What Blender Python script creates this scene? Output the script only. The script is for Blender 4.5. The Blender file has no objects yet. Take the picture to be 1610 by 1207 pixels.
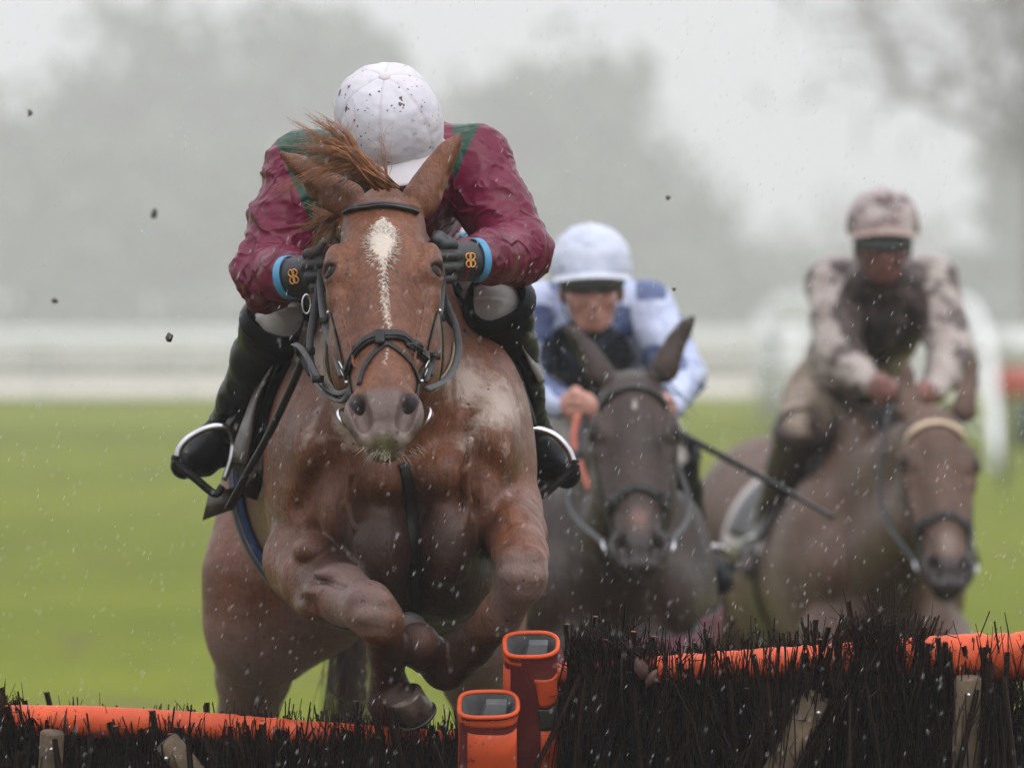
import bpy, bmesh, math, random
import numpy as np
from mathutils import Vector, Matrix
from mathutils.bvhtree import BVHTree

scene = bpy.context.scene
# ------------------------------------------------------------------ camera
LENS = 260.0; CAM_H = 1.75; FOCUS = 13.95
S = 36.0 / (LENS * 1610.0)              # metres per photograph pixel at 1 m
cam_data = bpy.data.cameras.new("camera")
cam = bpy.data.objects.new("camera", cam_data)
scene.collection.objects.link(cam)
cam.location = (0, 0, CAM_H)
cam.rotation_euler = (math.pi / 2, 0, 0)
cam_data.lens = LENS
cam_data.sensor_width = 36.0
cam_data.shift_y = -(603.5 - 500.0) / 1610.0
cam_data.clip_start = 0.5
cam_data.clip_end = 3000.0
cam_data.dof.use_dof = True
cam_data.dof.focus_distance = FOCUS
cam_data.dof.aperture_fstop = 4.6
scene.camera = cam
scene.render.resolution_x = 1024
scene.render.resolution_y = 767

# ------------------------------------------------------------------ overcast sky and sun
world = bpy.data.worlds.new("World"); scene.world = world; world.use_nodes = True
wn = world.node_tree.nodes; wl = world.node_tree.links
wn.clear()
w_out = wn.new("ShaderNodeOutputWorld"); w_bg = wn.new("ShaderNodeBackground")
sky = wn.new("ShaderNodeTexSky"); sky.sky_type = 'NISHITA'; sky.sun_disc = False
SUN_EL = math.radians(52); SUN_ROT = math.radians(150)
sky.sun_elevation = SUN_EL; sky.sun_rotation = SUN_ROT
sky.air_density = 1.0; sky.dust_density = 6.0; sky.ozone_density = 0.6
w_hs = wn.new("ShaderNodeHueSaturation"); w_hs.inputs["Saturation"].default_value = 0.10
w_mix = wn.new("ShaderNodeMix"); w_mix.data_type = 'RGBA'
w_mix.inputs["Factor"].default_value = 0.85
# standard overcast sky: the cloud is three times as bright overhead as at the horizon
w_tc = wn.new("ShaderNodeTexCoord"); w_sep = wn.new("ShaderNodeSeparateXYZ"); wl.new(w_tc.outputs["Generated"], w_sep.inputs[0])
w_mx = wn.new("ShaderNodeMath"); w_mx.operation = 'MAXIMUM'; w_mx.inputs[1].default_value = 0.0; wl.new(w_sep.outputs["Z"], w_mx.inputs[0])
w_ma = wn.new("ShaderNodeMath"); w_ma.operation = 'MULTIPLY_ADD'; w_ma.inputs[1].default_value = 0.667; w_ma.inputs[2].default_value = 0.333; wl.new(w_mx.outputs[0], w_ma.inputs[0])
w_cl = wn.new("ShaderNodeVectorMath"); w_cl.operation = 'SCALE'; w_cl.inputs[0].default_value = (15.2, 15.5, 16.7); wl.new(w_ma.outputs[0], w_cl.inputs["Scale"])
wl.new(w_cl.outputs[0], w_mix.inputs["B"])
wl.new(sky.outputs[0], w_hs.inputs["Color"])
wl.new(w_hs.outputs[0], w_mix.inputs["A"])
wl.new(w_mix.outputs["Result"], w_bg.inputs[0])
wl.new(w_bg.outputs[0], w_out.inputs[0])
w_bg.inputs[1].default_value = 0.15
sun_data = bpy.data.lights.new("sun", 'SUN'); sun_data.energy = 1.2
sun_data.angle = math.radians(35); sun_data.color = (1.0, 0.98, 0.95)
sun = bpy.data.objects.new("sun", sun_data); scene.collection.objects.link(sun)
# light comes from behind the camera's right shoulder and from above
sun.rotation_euler = (math.radians(42), 0, math.radians(22))
scene.view_settings.view_transform = 'Standard'
scene.view_settings.look = 'None'
scene.view_settings.exposure = 0.0
scene.view_settings.gamma = 1.0
scene.cycles.use_denoising = True
try: scene.cycles.denoiser = 'OPENIMAGEDENOISE'
except Exception: pass
scene.cycles.max_bounces = 8
scene.cycles.diffuse_bounces = 3
scene.cycles.glossy_bounces = 3
scene.cycles.transmission_bounces = 6
scene.cycles.transparent_max_bounces = 8
scene.cycles.volume_bounces = 1
# ------------------------------------------------------------------ tools
rng = np.random.default_rng(7); random.seed(7)
COL = scene.collection
def P(px, py, d):
    """point seen at photograph pixel (px,py) when it stands d metres away"""
    return np.array([(px - 805.0) * S * d, d, CAM_H - (py - 500.0) * S * d])
def V(*a): return np.array(a, float)
def unit(v):
    v = np.asarray(v, float); return v / (np.linalg.norm(v) + 1e-12)

def axis(*segs):
    """rectilinear axis from (lo, hi, step) runs"""
    out = []
    for lo, hi, h in segs:
        n = max(1, int(round((hi - lo) / h)))
        out.append(np.linspace(lo, hi, n, endpoint=False))
    out.append(np.array([segs[-1][1]]))
    return np.concatenate(out).astype(np.float32)

class Field:
    """signed distance field on a rectilinear grid, blended smoothly"""
    def __init__(self, xs, ys, zs):
        self.ax = (xs, ys, zs)
        self.f = np.full((len(xs), len(ys), len(zs)), 0.4, np.float32)
    def _sl(self, lo, hi):
        sl = []
        for a, l, h in zip(self.ax, lo, hi):
            i = max(0, int(np.searchsorted(a, l)) - 1); j = min(len(a), int(np.searchsorted(a, h)) + 1)
            if j <= i: return None
            sl.append(slice(i, j))
        return tuple(sl)
    def _xyz(self, sl):
        return (self.ax[0][sl[0]][:, None, None], self.ax[1][sl[1]][None, :, None], self.ax[2][sl[2]][None, None, :])
    def apply(self, fn, lo, hi, k, mode='add'):
        sl = self._sl(lo, hi)
        if sl is None: return
        d = fn(*self._xyz(sl)).astype(np.float32)
        a = self.f[sl]
        if mode == 'add':
            if k > 0:
                h = np.maximum(k - np.abs(a - d), 0) / k
                self.f[sl] = np.minimum(a, d) - h * h * (k * 0.25)
            else: self.f[sl] = np.minimum(a, d)
        elif mode == 'sub':
            d = -d
            h = np.maximum(k - np.abs(a - d), 0) / k
            self.f[sl] = np.maximum(a, d) + h * h * (k * 0.25)
        elif mode == 'and':
            h = np.maximum(k - np.abs(a - d), 0) / k
            self.f[sl] = np.maximum(a, d) + h * h * (k * 0.25)
    def cone(self, a, b, ra, rb, k=0.03, e=None, q=1.0, mode='add'):
        a = np.asarray(a, float); b = np.asarray(b, float)
        m = max(ra, rb) * max(1, q) + k + 0.02
        lo = np.minimum(a, b) - m; hi = np.maximum(a, b) + m
        ba = b - a
        if e is not None:
            e = unit(e); ba = ba + e * (ba @ e) * (1 / q - 1)
        bb = float(ba @ ba) + 1e-12
        def fn(X, Y, Z):
            x = X - a[0]; y = Y - a[1]; z = Z - a[2]
            if e is not None:
                c = (x * e[0] + y * e[1] + z * e[2]) * (1 / q - 1)
                x = x + c * e[0]; y = y + c * e[1]; z = z + c * e[2]
            t = np.clip((x * ba[0] + y * ba[1] + z * ba[2]) / bb, 0, 1)
            d = np.sqrt((x - t * ba[0])**2 + (y - t * ba[1])**2 + (z - t * ba[2])**2) - (ra + (rb - ra) * t)
            return d * min(1.0, q)
        self.apply(fn, lo, hi, k, mode)
    def chain(self, pts, k=0.03, e=None, q=1.0, mode='add'):
        for (a, ra), (b, rb) in zip(pts[:-1], pts[1:]):
            self.cone(a, b, ra, rb, k, e, q, mode)
    def ell(self, c, r, k=0.03, rot=None, mode='add'):
        c = np.asarray(c, float); r = np.asarray(r, float)
        m = r.max() + k + 0.02
        M = np.eye(3) if rot is None else np.asarray(rot, float)    # rows are the local axes
        if rot is None: ext = r + k + 0.02
        else: ext = np.sqrt(((M.T * r) ** 2).sum(1)) + k + 0.02
        def fn(X, Y, Z):
            x = X - c[0]; y = Y - c[1]; z = Z - c[2]
            if rot is None: u, v, w = x, y, z
            else:
                u = x * M[0, 0] + y * M[0, 1] + z * M[0, 2]
                v = x * M[1, 0] + y * M[1, 1] + z * M[1, 2]
                w = x * M[2, 0] + y * M[2, 1] + z * M[2, 2]
            k0 = np.sqrt((u / r[0])**2 + (v / r[1])**2 + (w / r[2])**2)
            k1 = np.sqrt((u / r[0]**2)**2 + (v / r[1]**2)**2 + (w / r[2]**2)**2) + 1e-6
            return k0 * (k0 - 1) / k1
        self.apply(fn, c - ext, c + ext, k, mode)
    def mesh(self):
        f = self.f; xs, ys, zs = self.ax
        nx, ny, nz = f.shape
        neg = f < 0
        s = np.zeros((nx - 1, ny - 1, nz - 1), np.int8)
        for i in (0, 1):
            for j in (0, 1):
                for k in (0, 1):
                    s += neg[i:nx - 1 + i, j:ny - 1 + j, k:nz - 1 + k]
        act = (s > 0) & (s < 8)
        idx = np.argwhere(act)
        vid = np.full(act.shape, -1, np.int32); vid[act] = np.arange(len(idx))
        off = np.array([(i, j, k) for i in (0, 1) for j in (0, 1) for k in (0, 1)])
        cv = np.stack([f[idx[:, 0] + o[0], idx[:, 1] + o[1], idx[:, 2] + o[2]] for o in off], 1)
        cp = np.stack([np.stack([xs[idx[:, 0] + o[0]], ys[idx[:, 1] + o[1]], zs[idx[:, 2] + o[2]]], 1) for o in off], 1)
        acc = np.zeros((len(idx), 3)); cnt = np.zeros(len(idx))
        for a in range(8):
            for b in range(a + 1, 8):
                if np.abs(off[a] - off[b]).sum() != 1: continue
                va, vb = cv[:, a], cv[:, b]
                m = (va < 0) != (vb < 0)
                t = np.where(m, va / (va - vb + 1e-12), 0)
                acc += np.where(m[:, None], cp[:, a] + t[:, None] * (cp[:, b] - cp[:, a]), 0); cnt += m
        verts = acc / cnt[:, None]
        quads = []
        for axs in range(3):
            n0 = [slice(None)] * 3; n1 = [slice(None)] * 3
            n0[axs] = slice(0, -1); n1[axs] = slice(1, None)
            ch = neg[tuple(n0)] != neg[tuple(n1)]
            e = np.argwhere(ch)
            o1, o2 = [(1, 2), (2, 0), (0, 1)][axs]
            ok = (e[:, o1] > 0) & (e[:, o2] > 0) & (e[:, o1] < f.shape[o1] - 1) & (e[:, o2] < f.shape[o2] - 1)
            e = e[ok]
            def cell(d1, d2):
                c = e.copy(); c[:, o1] += d1; c[:, o2] += d2
                return vid[c[:, 0], c[:, 1], c[:, 2]]
            q = np.stack([cell(-1, -1), cell(0, -1), cell(0, 0), cell(-1, 0)], 1)
            inside = neg[e[:, 0], e[:, 1], e[:, 2]]
            q[~inside] = q[~inside][:, ::-1]
            quads.append(q)
        return verts, np.concatenate(quads)

def vnormals(v, q):
    n = np.cross(v[q[:, 2]] - v[q[:, 0]], v[q[:, 3]] - v[q[:, 1]])
    vn = np.zeros_like(v)
    for i in range(4):
        for c in range(3): vn[:, c] += np.bincount(q[:, i], n[:, c], len(v))
    return vn / (np.linalg.norm(vn, axis=1, keepdims=True) + 1e-12)

def relax(v, q, n=1, lam=0.5):
    for _ in range(n):
        acc = np.zeros_like(v); cnt = np.zeros(len(v))
        for i in range(4):
            a = q[:, i]; b = q[:, (i + 1) % 4]
            for c in range(3): acc[:, c] += np.bincount(a, v[b, c], len(v)) + np.bincount(b, v[a, c], len(v))
            cnt += np.bincount(a, None, len(v)) + np.bincount(b, None, len(v))
        v = v + lam * (acc / np.maximum(cnt, 1)[:, None] - v)
    return v

def _hash(i, j, k, s):
    n = (i * 374761393 + j * 668265263 + k * 2147483647 % 1274126177 + s * 1442695041) & 0xffffffff
    n = ((n ^ (n >> 13)) * 1274126177) & 0xffffffff
    return ((n ^ (n >> 16)) & 0xffff) / 65535.0
def vnoise(p, s=0):
    p = np.asarray(p, float); i = np.floor(p).astype(np.int64); f = p - i; f = f * f * (3 - 2 * f)
    r = 0
    for a in (0, 1):
        for b in (0, 1):
            for c in (0, 1):
                w = (f[:, 0] if a else 1 - f[:, 0]) * (f[:, 1] if b else 1 - f[:, 1]) * (f[:, 2] if c else 1 - f[:, 2])
                r = r + w * _hash(i[:, 0] + a, (i[:, 1] + b) * 7 + 3, (i[:, 2] + c) * 13 + 5, s)
    return r * 2 - 1
def fbm(p, o=3, s=0):
    return sum(vnoise(p * 2.0**i, s + i) * 0.5**i for i in range(o))

def mesh_data(name, v, q, smooth=True):
    v = np.asarray(v, np.float32); q = np.asarray(q, np.int32)
    me = bpy.data.meshes.new(name)
    n = q.shape[1]
    me.vertices.add(len(v)); me.vertices.foreach_set("co", v.ravel())
    me.loops.add(q.size); me.loops.foreach_set("vertex_index", q.ravel())
    me.polygons.add(len(q)); me.polygons.foreach_set("loop_start", np.arange(0, q.size, n, dtype=np.int32))
    me.update(calc_edges=True); me.validate()
    if smooth: me.polygons.foreach_set("use_smooth", np.ones(len(me.polygons), bool))
    return me
def attr(me, name, vals):
    a = me.attributes.new(name, 'FLOAT', 'POINT')
    a.data.foreach_set("value", np.asarray(vals, np.float32).ravel())
def link(name, me, mat=None, parent=None):
    o = bpy.data.objects.new(name, me); COL.objects.link(o)
    if mat is not None and me is not None and len(me.materials) == 0: me.materials.append(mat)
    if parent is not None: o.parent = parent
    return o
def tag(o, label, cat, group=None, kind=None):
    if label: o["label"] = label
    if cat: o["category"] = cat
    if group: o["group"] = group
    if kind: o["kind"] = kind
    return o
def empty(name, label, cat, group=None):
    o = bpy.data.objects.new(name, None); COL.objects.link(o)
    o.empty_display_size = 0.1
    return tag(o, label, cat, group)

class MB:
    """collects simple shapes and builds ONE mesh object out of them"""
    def __init__(self): self.v = []; self.f = []; self.n = 0
    def add(self, v, f):
        v = np.asarray(v, float)
        self.v.append(v); self.f += [tuple(int(i) + self.n for i in q) for q in f]; self.n += len(v)
    def box(self, c, h, rot=None):
        c = np.asarray(c, float); h = np.asarray(h, float)
        v = np.array([(x, y, z) for x in (-1, 1) for y in (-1, 1) for z in (-1, 1)], float) * h
        if rot is not None: v = v @ np.asarray(rot, float)          # rows of rot are local axes
        self.add(v + c, [(0, 1, 3, 2), (4, 6, 7, 5), (0, 4, 5, 1), (2, 3, 7, 6), (0, 2, 6, 4), (1, 5, 7, 3)])
    def sweep(self, pts, prof, ups=None, scale=None, closed=False, cap=True):
        """sweep a closed profile [(side, up)...] along pts; ups = normals per point"""
        pts = np.asarray(pts, float); m = len(pts); prof = np.asarray(prof, float); k = len(prof)
        if closed: t = np.roll(pts, -1, 0) - np.roll(pts, 1, 0)
        else: t = np.gradient(pts, axis=0)
        t /= np.linalg.norm(t, axis=1, keepdims=True) + 1e-12
        if ups is None:
            u = np.zeros_like(pts); ref = V(0, 0, 1) if abs(t[0] @ V(0, 0, 1)) < 0.9 else V(0, 1, 0)
            p = ref - t[0] * (ref @ t[0]); u[0] = unit(p)
            for i in range(1, m):
                p = u[i - 1] - t[i] * (u[i - 1] @ t[i]); u[i] = unit(p)
        else:
            u = np.asarray(ups, float); u = u - t * (u * t).sum(1, keepdims=True)
            u /= np.linalg.norm(u, axis=1, keepdims=True) + 1e-12
        s = np.cross(t, u)
        sc = np.ones((m, 2)) if scale is None else np.asarray(scale, float)
        if sc.ndim == 1: sc = np.stack([sc, sc], 1)
        v = pts[:, None] + s[:, None] * (prof[None, :, 0:1] * sc[:, None, 0:1]) + u[:, None] * (prof[None, :, 1:2] * sc[:, None, 1:2])
        f = []
        rngm = range(m) if closed else range(m - 1)
        for i in rngm:
            j = (i + 1) % m
            for a in range(k):
                b = (a + 1) % k
                f.append((i * k + a, i * k + b, j * k + b, j * k + a))
        if cap and not closed:
            f.append(tuple(range(k - 1, -1, -1))); f.append(tuple((m - 1) * k + a for a in range(k)))
        self.add(v.reshape(-1, 3), f)
    def tube(self, pts, r, n=8, closed=False):
        pts = np.asarray(pts, float)
        a = np.linspace(0, 2 * np.pi, n, endpoint=False)
        r = np.ones(len(pts)) * r if np.isscalar(r) else np.asarray(r, float)
        self.sweep(pts, np.stack([np.cos(a), np.sin(a)], 1), scale=r, closed=closed)
    def ball(self, c, r, n=12, m=8, rot=None):
        r = np.ones(3) * r if np.isscalar(r) else np.asarray(r, float)
        v = [(0, 0, 1)] + [(math.sin(math.pi * i / m) * math.cos(2 * math.pi * j / n), math.sin(math.pi * i / m) * math.sin(2 * math.pi * j / n), math.cos(math.pi * i / m)) for i in range(1, m) for j in range(n)] + [(0, 0, -1)]
        v = np.array(v) * r
        if rot is not None: v = v @ np.asarray(rot, float)
        f = [(0, 1 + j, 1 + (j + 1) % n) for j in range(n)]
        for i in range(m - 2):
            for j in range(n):
                a = 1 + i * n; b = a + n; f.append((a + j, b + j, b + (j + 1) % n, a + (j + 1) % n))
        l = len(v) - 1; b = 1 + (m - 2) * n
        f += [(b + j, l, b + (j + 1) % n) for j in range(n)]
        self.add(v + np.asarray(c, float), f)
    def data(self, name, smooth=True):
        me = bpy.data.meshes.new(name)
        me.from_pydata(np.concatenate(self.v).tolist() if self.v else [], [], self.f)
        bm = bmesh.new(); bm.from_mesh(me); bmesh.ops.recalc_face_normals(bm, faces=bm.faces); bm.to_mesh(me); bm.free()
        if smooth: me.polygons.foreach_set("use_smooth", np.ones(len(me.polygons), bool))
        me.update(); return me
    def build(self, name, mat, parent=None, smooth=True):
        return link(name, self.data(name, smooth), mat, parent)

def spline(pts, n=24, closed=False):
    """Catmull-Rom through pts"""
    p = np.asarray(pts, float); m = len(p)
    if closed: q = np.concatenate([p[-1:], p, p[:2]]); segs = m
    else: q = np.concatenate([2 * p[:1] - p[1:2], p, 2 * p[-1:] - p[-2:-1]]); segs = m - 1
    out = []
    ts = np.linspace(0, segs, n, endpoint=not closed)
    for t in ts:
        i = min(int(t), segs - 1); f = t - i
        a, b, c, d = q[i], q[i + 1], q[i + 2], q[i + 3]
        out.append(0.5 * (2 * b + (c - a) * f + (2 * a - 5 * b + 4 * c - d) * f**2 + (3 * b - a - 3 * c + d) * f**3))
    return np.array(out)
def rprof(w, t, n=3):
    """rounded strap profile, w wide and t thick"""
    out = []
    r = min(w, t) / 2 * 0.9
    for cx, cy, a0 in ((w / 2 - r, t / 2 - r, 0), (-w / 2 + r, t / 2 - r, 90), (-w / 2 + r, -t / 2 + r, 180), (w / 2 - r, -t / 2 + r, 270)):
        for i in range(n):
            a = math.radians(a0 + 90 * i / (n - 1)); out.append((cx + r * math.cos(a), cy + r * math.sin(a)))
    return out
def bvh_of(v, q): return BVHTree.FromPolygons([tuple(x) for x in v], [tuple(int(i) for i in x) for x in q])
def snap(bvh, pts, off):
    out = []; nor = []
    for p in pts:
        l, n, i, d = bvh.find_nearest(Vector(p))
        n = np.array(n); out.append(np.array(l) + n * off); nor.append(n)
    nor = np.array(nor); k = len(nor)
    if k > 4:      # calm the normals
        nn = nor.copy()
        for i in range(k): nn[i] = nor[max(0, i - 2):i + 3].mean(0)
        nor = nn
    return np.array(out), nor

# ------------------------------------------------------------------ materials
def new_mat(name):
    m = bpy.data.materials.new(name); m.use_nodes = True
    return m, m.node_tree.nodes, m.node_tree.links, m.node_tree.nodes["Principled BSDF"]
def ramp(n, stops):
    r = n.new("ShaderNodeValToRGB"); e = r.color_ramp.elements
    while len(e) > 1: e.remove(e[-1])
    e[0].position = stops[0][0]; e[0].color = (*stops[0][1], 1)
    for p, c in stops[1:]:
        x = e.new(p); x.color = (*c, 1)
    return r
def noise(n, l, scale, detail=4, rough=0.55, coord=None, dist=0.0):
    t = n.new("ShaderNodeTexNoise"); t.inputs["Scale"].default_value = scale
    t.inputs["Detail"].default_value = detail; t.inputs["Roughness"].default_value = rough
    t.inputs["Distortion"].default_value = dist
    if coord is not None: l.new(coord, t.inputs["Vector"])
    return t
def mixc(n, l, fac, a, b, mode='MIX'):
    m = n.new("ShaderNodeMix"); m.data_type = 'RGBA'; m.blend_type = mode
    for sock, v in (("Factor", fac), ("A", a), ("B", b)):
        if hasattr(v, "is_linked") or isinstance(v, bpy.types.NodeSocket): l.new(v, m.inputs[sock])
        elif sock == "Factor": m.inputs[sock].default_value = v
        else: m.inputs[sock].default_value = (*v, 1)
    return m.outputs["Result"]
def mth(n, l, op, a, b=0.0, c=None, clamp=False):
    m = n.new("ShaderNodeMath"); m.operation = op; m.use_clamp = clamp
    for i, v in enumerate((a, b, c)):
        if v is None: continue
        if isinstance(v, bpy.types.NodeSocket): l.new(v, m.inputs[i])
        else: m.inputs[i].default_value = v
    return m.outputs[0]
def sstep(n, l, v, lo, hi):
    m = n.new("ShaderNodeMapRange"); m.interpolation_type = 'SMOOTHSTEP'
    l.new(v, m.inputs["Value"]); m.inputs["From Min"].default_value = lo; m.inputs["From Max"].default_value = hi
    return m.outputs["Result"]
def attn(n, name):
    a = n.new("ShaderNodeAttribute"); a.attribute_name = name; return a.outputs["Fac"]
def objco(n): return n.new("ShaderNodeTexCoord").outputs["Object"]
def bump(n, l, bsdf, h, strength, dist):
    b = n.new("ShaderNodeBump"); b.inputs["Strength"].default_value = strength; b.inputs["Distance"].default_value = dist
    l.new(h, b.inputs["Height"]); l.new(b.outputs[0], bsdf.inputs["Normal"]); return b
def simple_mat(name, col, rough=0.6, var=0.25, scale=30, metal=0.0, bmp=0.2, bdist=0.002, spec=0.5, col2=None):
    m, n, l, b = new_mat(name); co = objco(n)
    t = noise(n, l, scale, 5, 0.6, co)
    c2 = col2 if col2 is not None else tuple(min(1, c * (1 + var) + 0.004) for c in col)
    c1 = tuple(c * (1 - var) for c in col)
    r = ramp(n, [(0.3, c1), (0.7, c2)]); l.new(t.outputs["Fac"], r.inputs[0]); l.new(r.outputs[0], b.inputs["Base Color"])
    b.inputs["Roughness"].default_value = rough; b.inputs["Metallic"].default_value = metal
    b.inputs["Specular IOR Level"].default_value = spec
    if bmp: bump(n, l, b, t.outputs["Fac"], bmp, bdist)
    return m
# ------------------------------------------------------------------ ground, far rails, trees
def ground_mat():
    m, n, l, b = new_mat("turf"); co = objco(n)
    big = noise(n, l, 0.05, 4, .6, co); mp = n.new("ShaderNodeMapping"); mp.inputs["Scale"].default_value = (1, .22, 1); l.new(co, mp.inputs[0]); mid = noise(n, l, 1.1, 5, .7, mp.outputs[0]); fine = noise(n, l, 40, 4, .6, co)
    r1 = ramp(n, [(0.3, (.094, .120, .006)), (0.7, (.178, .208, .012))]); l.new(mid.outputs["Fac"], r1.inputs[0])
    r2 = ramp(n, [(0.35, (.090, .116, .006)), (0.65, (.190, .212, .016))]); l.new(big.outputs["Fac"], r2.inputs[0])
    c = mixc(n, l, .5, r1.outputs[0], r2.outputs[0])
    r3 = ramp(n, [(0.3, (.5, .5, .5)), (0.7, (1.35, 1.35, 1.3))]); l.new(fine.outputs["Fac"], r3.inputs[0])
    c = mixc(n, l, .7, c, r3.outputs[0], 'MULTIPLY')
    # cut-up turf: brown hoof marks
    dv = noise(n, l, 1.5, 3, .5, mp.outputs[0], 0.4); dm = mth(n, l, "MULTIPLY", sstep(n, l, dv.outputs["Fac"], .60, .72), .7)
    c = mixc(n, l, dm, c, (.12, .085, .045))
    # unseen brown ground, added around the hurdle to cut green bounce light
    sx = n.new("ShaderNodeSeparateXYZ"); l.new(co, sx.inputs[0]); dy = mth(n, l, 'ABSOLUTE', mth(n, l, 'SUBTRACT', sx.outputs["Y"], 13.0))
    ed = mth(n, l, 'ADD', dy, mth(n, l, 'MULTIPLY', mid.outputs["Fac"], 5.0)); pm = mth(n, l, 'MULTIPLY', mth(n, l, 'SUBTRACT', 1.0, sstep(n, l, ed, 8.0, 13.5)), .85)
    c = mixc(n, l, pm, c, (.070, .056, .034))
    l.new(c, b.inputs["Base Color"]); b.inputs["Roughness"].default_value = .8; b.inputs["Specular IOR Level"].default_value = .06
    bump(n, l, b, fine.outputs["Fac"], .8, .03)
    return m
def grid_sheet(name, xs, ys, zf, mat):
    X, Y = np.meshgrid(xs, ys, indexing='ij'); Z = zf(X, Y)
    v = np.stack([X, Y, Z], -1).reshape(-1, 3); nx, ny = X.shape
    i = np.arange(nx * ny).reshape(nx, ny)
    q = np.stack([i[:-1, :-1], i[1:, :-1], i[1:, 1:], i[:-1, 1:]], -1).reshape(-1, 4)
    return link(name, mesh_data(name, v, q), mat)
gx = np.concatenate([np.linspace(-900, -40, 20), np.linspace(-36, 36, 73), np.linspace(40, 900, 20)])
gy = np.concatenate([np.linspace(-60, 5, 10), np.linspace(6, 70, 90), np.linspace(75, 1500, 60)])
def gz(X, Y):
    p = np.stack([X.ravel() * .25, Y.ravel() * .25, np.zeros(X.size)], 1)
    return (fbm(p, 3, 3) * .035 * np.exp(-np.abs(Y.ravel() - 25) / 60)).reshape(X.shape) - .02
tag(grid_sheet("grass_field", gx, gy, gz, ground_mat()), None, None, kind="structure")

# pale all-weather track beyond the turf
track_m = simple_mat("sand_track", (.46, .42, .36), .9, .12, 2.0)
def band(name, y0, y1, z, mat): return grid_sheet(name, np.linspace(-300, 300, 41), np.linspace(y0, y1, 6), lambda X, Y: X * 0 + z, mat)
tag(band("sand_track", 165, 205, .03, track_m), None, None, kind="structure")

white_m = simple_mat("white_rail_plastic", (.62, .63, .62), .5, .10, 4)
rail_grey_m = simple_mat("weathered_board", (.60, .61, .60), .7, .10, 1.5)
hedge_m = simple_mat("far_foliage", (.060, .075, .045), .8, .45, 1.2)
bark_m = simple_mat("far_bark", (.085, .075, .062), .9, .3, 3)
def running_rail(name, label, y, x0, x1, h, gap, group=None, slope=0.0):
    root = empty(name, label, "rail", group); root.location = (x0, y, 0)
    mb = MB(); pts = [(x, y + slope * (x - x0), h) for x in np.linspace(x0, x1, 12)]
    mb.sweep(pts, rprof(.10, .15)); o = mb.build("top_rail", white_m, root); o.location = (-x0, -y, 0)
    proto = None
    for x in np.arange(x0, x1, gap):
        if proto is None:
            b = MB(); b.tube(spline([(0, .35, 0), (0, .33, h * .6), (0, .18, h * .93), (0, 0, h)], 8), .045, 6); proto = b.data("post"); proto.materials.append(white_m)
        p = link("post", proto, None, root); p.location = (x - x0, slope * (x - x0), 0)
    return root
running_rail("running_rail", "long white plastic running rail along the near edge of the pale track", 158, -70, 70, 1.25, 3.0)
running_rail("running_rail", "white plastic running rail along the far edge of the pale track", 208, -80, 80, 1.3, 3.0)

def boundary_wall():
    root = empty("boundary_wall", "long low off-white boundary wall beyond the track", "wall"); root.location = (0, 214, 0)
    mb = MB(); mb.sweep([(x, 0, .66) for x in np.linspace(-90, 90, 30)], rprof(.3, 1.32), ups=[V(0, 0, 1)] * 30); mb.build("wall_face", simple_mat("off_white_render", (.46, .445, .425), .85, .15, .4), root)
    mb = MB(); mb.sweep([(x, -.02, 1.36) for x in np.linspace(-90, 90, 30)], rprof(.42, .09), ups=[V(0, 0, 1)] * 30); mb.build("coping", white_m, root)
boundary_wall()
# white wing of the next fence: solid curved panel with rounded top
wing_m = simple_mat("fresh_white_paint", (.66, .67, .66), .5, .06, 4)
def wing():
    root = empty("fence_wing", "tall white curved-top fence wing behind the horse at the right", "fence wing")
    def W(x, k):     # x photograph column 1200..1570, k height fraction; the wing runs towards the camera
        f = (x - 1205) / 365.0; y = 128 - 43 * f; top = P(0, 484 + 4 * f, y)[2]
        return V(P(x, 0, y)[0], y, top * k) - np.array(root.location)
    root.location = (P(1390, 500, 105)[0], 105, 0)
    pts = [W(1205, 0), W(1205, .4), W(1206, .75), W(1214, .95), W(1240, 1.0), W(1300, 1.0), W(1400, 1.0), W(1480, .99), W(1525, .93), W(1550, .70), W(1560, .35), W(1568, 0)]
    c = spline(pts, 60); ax = unit(W(1568, 0) - W(1205, 0)); nrm = unit(np.cross(ax, V(0, 0, 1)))
    mb = MB(); mb.sweep(c, rprof(.12, .5), ups=np.array([unit(np.cross(t, nrm)) for t in np.gradient(c, axis=0)]))
    mb.build("arch_frame", wing_m, root)
    for k in (.24, .50, .74):
        b = MB(); b.sweep([W(1212, k) + nrm * .03, W(1555, k) + nrm * .03], rprof(.05, .32 if k > .3 else .2), ups=[nrm, nrm] * 1); b.build("rail_board", rail_grey_m, root)
    b = MB(); b.sweep([W(1222, .02) - nrm * .05, W(1222, .95) - nrm * .05], rprof(.80, .05), ups=[V(0, -1, 0)] * 2); b.build("end_panel", wing_m, root)
    for xx in (1300, 1380, 1460):
        b = MB(); b.sweep([W(xx, 0) + nrm * .12, W(xx, .97) + nrm * .12], rprof(.14, .08), ups=[nrm, nrm]); b.build("post", white_m, root)
wing()
def marker_board():
    root = empty("advert_board", "low red and white board at the right edge behind the horses", "board")
    y = 75.0; c = P(1625, 602, y); root.location = (c[0], y, 0); zc = c[2]
    b = MB(); b.box((0, 0, zc), (.36, .03, .14)); b.build("red_panel", simple_mat("red_paint", (.42, .075, .05), .6, .1, 6), root)
    b = MB(); b.box((0, .01, zc + .36), (.36, .02, .20)); b.build("white_panel", white_m, root)
    b = MB(); b.box((0, .01, zc - .42), (.20, .02, .24)); b.build("dark_panel", simple_mat("dark_green_paint", (.04, .06, .05), .6, .1, 6), root)
    for sx in (-.3, .3):
        b = MB(); b.box((sx, .06, (zc + .5) / 2), (.03, .03, (zc + .5) / 2)); b.build("post", bark_m, root)
marker_board()

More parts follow.
